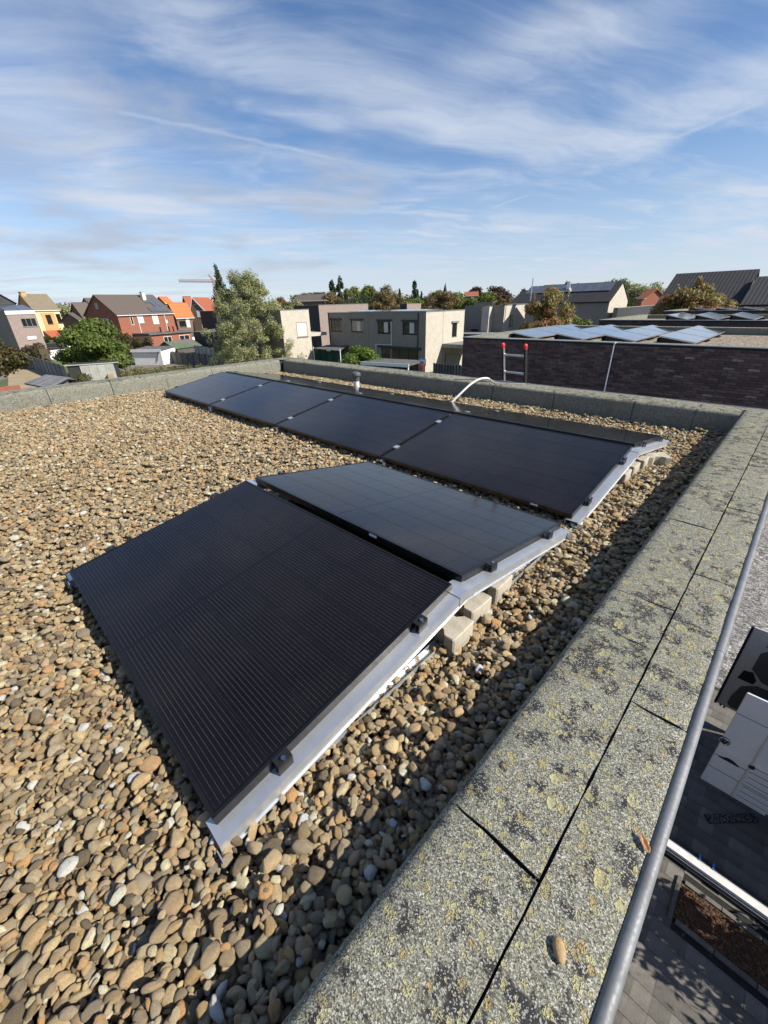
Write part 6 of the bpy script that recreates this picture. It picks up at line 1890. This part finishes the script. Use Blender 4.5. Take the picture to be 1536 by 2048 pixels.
# green roofed shed
Rg0, Rg1 = at((70.90, -0.0568), 93), at((67.66, -0.0571), 92); Eg0, Eg1 = at((69.94, -0.0721), 89), at((66.85, -0.0685), 88); Lg = at((71.51, -0.0627), 95)
gsd = thing('garden_shed', 'garden shed with green felt gable roof', 'shed', (Eg0.x, Eg0.y, GZ))
roof_slab(Eg0, Eg1, Rg1, Rg0, 0.08).build('roof', M['green_felt'], gsd)
Bk0 = Rg0 + (Rg0 - Eg0) * 0.9; Bk0.z = Eg0.z; Bk1 = Rg1 + (Rg1 - Eg1) * 0.9; Bk1.z = Eg1.z
roof_slab(Bk0, Bk1, Rg1, Rg0, 0.08).build('roof', M['green_felt'], gsd)
wv2 = Vector((0, 0, -0.12))
pp_ = [Vector((Eg0.x, Eg0.y, GZ)), Eg0 + wv2, Rg0 + wv2, Bk0 + wv2, Vector((Bk0.x, Bk0.y, GZ))]
inn = (Eg1 - Eg0).normalized() * 0.4
MB().prism([p + inn + (Rg0 - Eg0) * 0.03 for p in pp_], (Eg1 - Eg0) * 0.86).build('wall', M['grey_wood'], gsd)
# dark garage by the birch
shed('garage', 'low charcoal garage partly behind the birch', place((67.56, -0.0668), 92), place((65.43, -0.0689), 88), 5, at((66.81, -0.0425), 90).z - GZ, 'charcoal', 'grey_felt', cat='garage')
# terrace, lawn, furniture, parasol
struct('terrace', MB().add([place((82.17, -0.0689), 118), place((79.02, -0.0646), 118), place((78.34, -0.0781), 90), place((81.69, -0.0730), 95)], [(0, 1, 2, 3)]), M['terrace'])
lw = MB().add([at((82.12, -0.0775), 95, GZ + 0.02), at((79.10, -0.0770), 94, GZ + 0.02), at((78.99, -0.0970), 70, GZ + 0.02), at((81.41, -0.0981), 70, GZ + 0.02)], [(0, 1, 2, 3)])
struct('lawn', lw, M['lawn'])
A_, B_ = place((82.05, -0.0605), 98), place((79.21, -0.0626), 100)
tag(MB().obox(Vector((A_.x, A_.y, GZ)), B_ - A_, (-0.2, 0.2, 0), (0, 0, 1.5)).build('garden_wall', M['white_render'], None), 'white rendered garden wall below the closed parasol', 'wall')
q = at((79.97, -0.0547), 108); tpz = at((79.93, -0.0335), 108).z; ps = thing('parasol', 'closed white parasol standing before the orange house', 'parasol', (q.x, q.y, GZ))
MB().lathe([(0.05, 0), (0.05, q.z - GZ - 0.2)], (q.x, q.y, GZ), 8).build('pole', M['white_frame'], ps)
MB().lathe([(0.55, 0.0), (0.50, 0.3), (0.34, (tpz - q.z) * 0.5), (0.12, (tpz - q.z) * 0.92), (0.03, tpz - q.z)], (q.x, q.y, q.z - 0.2), 12).build('canopy', M['cloth_white'], ps)
q = at((81.37, -0.0555), 104); gf = thing('garden_furniture', 'dark garden furniture on the terrace left of the parasol', 'furniture', (q.x, q.y, GZ))
MB().box(q.x - 0.6, q.x + 0.6, q.y - 1.0, q.y + 0.6, q.z - 0.75, q.z + 0.05).build('seat', M['black_plastic'], gf, bevel=0.05)
MB().box(q.x - 0.6, q.x - 0.3, q.y - 1.0, q.y + 0.6, q.z + 0.051, q.z + 0.8).build('backrest', M['black_plastic'], gf, bevel=0.05)
MB().box(q.x - 0.5, q.x + 0.5, q.y - 0.9, q.y + 0.5, GZ, q.z - 0.751).build('plinth', M['stone_sill'], gf)

# hedges
hedge('clipped dark green hedge before the orange rendered house', place((82.36, -0.0500), 112), place((79.16, -0.0496), 114), at((80.73, -0.0369), 113).z - GZ, 1.4, 'leaf_dark', 9000, 0.16)
hedge('brown green beech hedge beside the grey panel fence', place((83.71, -0.0565), 90), place((82.34, -0.0712), 82), at((82.78, -0.0462), 86).z - GZ, 2.2, 'hedge_brown', 9000, 0.13)
hedge('brown beech hedge in front of the red brick house', place((75.10, -0.0588), 92), place((72.33, -0.0619), 90), at((73.33, -0.0370), 91).z - GZ, 1.8, 'hedge_brown', 9000, 0.13)
hedge('low brown hedge in front of the pale sheet shed', place((81.11, -0.1086), 54.0), place((79.21, -0.1151), 54.0), at((79.93, -0.1036), 54).z - GZ, 1.1, 'hedge_brown', 5000, 0.09)
# rough growth along the edge of the gardens
rng = np.random.default_rng(77)
cen, rad = [], []
for k in range(46):
    f = rng.random(); p = place((76.43, -0.1108), 60).lerp(place((65.95, -0.1138), 58), f); cen.append((p.x + rng.uniform(-2, 2), p.y + rng.uniform(-2, 2), GZ + rng.uniform(0.1, 0.7))); rad.append((rng.uniform(0.5, 1.1),) * 2 + (rng.uniform(0.4, 1.0),))
V = leaves_np(cen, rad, 16000, 0.09, rng, 0.3)
wo = bpy.data.objects.new('rough_grass', leaf_mesh('rough_grass', V, M['dry_grass'])); COL.objects.link(wo)
tag(wo, 'rough grass and weeds growing along the garden edge', 'grass', kind='stuff')

# trees: near and middle distance
tree('leafy bright green tree in the garden left of the white shed', place((77.76, -0.1198), 64), at((75.97, -0.0121), 64).z - GZ, 9.4, 'round', 'leaf_green', 26000, 0.17, clear=0.02, limbs=10)
tree('drooping olive brown tree at the left edge of the view', place((87.32, -0.1082), 56), at((85.13, -0.0112), 56).z - GZ, 7.0, 'round', 'hedge_brown', 17000, 0.16, clear=0.02)
tree('tall loose silvery green birch rising over the left parapet', place((60.96, -0.1081), 60), at((59.68, 0.0707), 60).z - GZ, 11.8, 'birch', 'leaf_olive', 58000, 0.095, cat='tree', clear=0.03, bark='pale_bark', limbs=22)
tree('slim dark spruce top behind the birch', place((63.70, -0.0806), 78), at((62.00, 0.0821), 78).z - GZ, 5.2, 'cone', 'leaf_dark', 9000, 0.16, clear=0.1)
tree('round bright yellow green bush before the pale double house', place((47.92, -0.1309), 46), at((47.68, -0.0760), 46).z - GZ, 5.6, 'shrub', 'leaf_bright', 18000, 0.11, name='bush', cat='bush', wy=4.6)
tree('autumn tree with reddish top beside the black roofed gable', place((24.41, -0.0488), 40), at((25.01, 0.0233), 40).z - GZ, 5.0, 'spray', 'leaf_autumn', 18000, 0.10, clear=0.25, limbs=16)
tree('round clipped green bush right of the reddish tree', place((21.19, -0.0493), 42), at((21.38, -0.0198), 42).z - GZ, 3.2, 'round', 'leaf_green', 11000, 0.09, name='bush', cat='bush', clear=0.35)
tree('spreading orange red shrub tree below the large black roof', place((10.36, -0.0331), 44.5), at((11.13, 0.0188), 44.5).z - GZ, 5.6, 'spray', 'leaf_autumn', 18000, 0.11, clear=0.45, limbs=16)
tree('narrow red leader rising from the orange shrub', place((10.22, -0.0331), 44.6), at((11.19, 0.0343), 44.6).z - GZ, 0.9, 'column', 'leaf_autumn', 1800, 0.10, clear=0.6, limbs=3)
for k in range(3):  # unseen shrubs added to cast shade on the paving and rails
    tree(['first shrub of the planting bed, beyond the right edge', 'second shrub of the planting bed, beyond the right edge', 'third shrub of the planting bed, farthest from the house'][k], (3.95 + 0.95 * k, 4.75 + 0.12 * k, GZ), 2.3 + 0.2 * k, 1.75, 'round', 'leaf_green', 4200, 0.055, name='bush', cat='bush', clear=0.1)

# trees on the skyline
SK = [
    ('dark round broad tree behind the grey gable roof', (53.44, 0.0328), 175, 52, 'round', 'leaf_dark', 5000),
    ('left one of the two slim poplars on the skyline', (50.56, 0.0522), 230, 12, 'column', 'leaf_dark', 2600),
    ('right one of the two slim poplars on the skyline', (49.58, 0.0546), 230, 14, 'column', 'leaf_dark', 2800),
    ('brownish round tree below the two poplars', (50.49, 0.0289), 150, 38, 'round', 'leaf_brown', 4200),
    ('yellow green round tree right of the poplars', (48.00, 0.0382), 190, 34, 'round', 'leaf_yellow', 4200),
    ('paler yellow green tree, second right of the poplars', (46.34, 0.0394), 195, 36, 'round', 'leaf_yellow', 4200),
    ('dark green tree between yellow green and brown trees', (45.87, 0.0288), 120, 90, 'round', 'leaf_dark', 4200),
    ('large brown tree above the double house left half', (43.89, 0.0317), 105, 58, 'spray', 'leaf_brown', 7000),
    ('small dark conifer right of the large brown tree', (42.29, 0.0310), 150, 13, 'cone', 'leaf_dark', 2200),
    ('mid green round tree below the single poplar', (40.87, 0.0218), 150, 40, 'round', 'leaf_green', 4200),
    ('single slim poplar near the middle of the skyline', (40.45, 0.0432), 240, 12, 'column', 'leaf_dark', 2600),
    ('tiny dark conifer right of the single poplar', (39.58, 0.0240), 260, 7, 'cone', 'leaf_dark', 900),
    ('wide brown tree above the double house right end', (37.09, 0.0284), 85, 56, 'spray', 'leaf_brown', 8000),
    ('green tree right of the church spire', (34.76, 0.0178), 160, 46, 'round', 'leaf_green', 4200),
    ('maroon round tree left of the pair of dark trees', (33.02, 0.0290), 230, 28, 'round', 'leaf_maroon', 3600),
    ('maroon wide tree right of its twin on the skyline', (30.67, 0.0276), 230, 38, 'round', 'leaf_maroon', 3600),
    ('yellow green tree between the maroon trees and the reddish tree', (31.55, 0.0171), 170, 34, 'round', 'leaf_yellow', 3600),
    ('small brown shrub tree above the pale box house', (29.40, 0.0076), 110, 34, 'spray', 'leaf_brown', 3600),
    ('small dark round tree left of the black roofed gable', (27.13, 0.0264), 150, 20, 'round', 'leaf_dark', 2600),
    ('small round treetop just over the black roof ridge', (22.88, 0.0315), 170, 16, 'round', 'leaf_dark', 2200),
    ('second small treetop over the black roof ridge', (21.21, 0.0312), 170, 16, 'round', 'leaf_dark', 2200),
    ('large green tree right of the pale gable', (17.26, 0.0373), 120, 62, 'round', 'leaf_green', 6500),
    ('olive tree between the large green tree and the big black roof', (14.49, 0.0326), 115, 46, 'round', 'leaf_olive', 5200),
    ('dark small tree beside the orange house chimney', (80.04, 0.0210), 170, 34, 'round', 'leaf_olive', 3600),
    ('brown green tree right of the birch on the skyline', (56.97, 0.0173), 130, 44, 'spray', 'leaf_brown', 5200),
    ('second brown green tree above the pale box house', (55.19, 0.0147), 120, 34, 'spray', 'leaf_olive', 4200),
    ('grey green tree beside the bare mast left of the pale box', (57.73, 0.0111), 110, 34, 'round', 'leaf_olive', 4200),
    ('brown tree low behind the double house roof', (38.65, 0.0122), 130, 28, 'round', 'leaf_brown', 3000),
]
for (lab, top, D, wpx, shp, lm, n) in SK:
    hgt = CAM.z + top[1] * D - GZ
    wd = wpx / 814.0 * D * 1.3
    tree(lab, at(top, D, GZ), hgt, wd, shp, lm, int(n * 1.5), max(0.10, 0.0019 * D), clear=0.25 if shp != 'column' else 0.08, limbs=5, group='trees on the skyline')

# distant wood that closes the horizon
rng = np.random.default_rng(9)
cen, rad = [], []
for k in range(520):
    b = rng.uniform(-12, 108); D = rng.uniform(300, 520)
    h = rng.uniform(7.5, 10.0) + 2.2 * math.sin(b * 0.33) + (D - 300) * 0.012
    p = at((b, 0), D, GZ + h * 0.55); cen.append(tuple(p)); rad.append((rng.uniform(5, 9), rng.uniform(5, 9), h * 0.55))
V = leaves_np(cen, rad, 90000, 0.85, rng, 0.5)
fo = bpy.data.objects.new('distant_wood', leaf_mesh('distant_wood', V, M['far_wood'])); COL.objects.link(fo)
tag(fo, 'far belt of woodland along the horizon', 'woodland', kind='stuff')
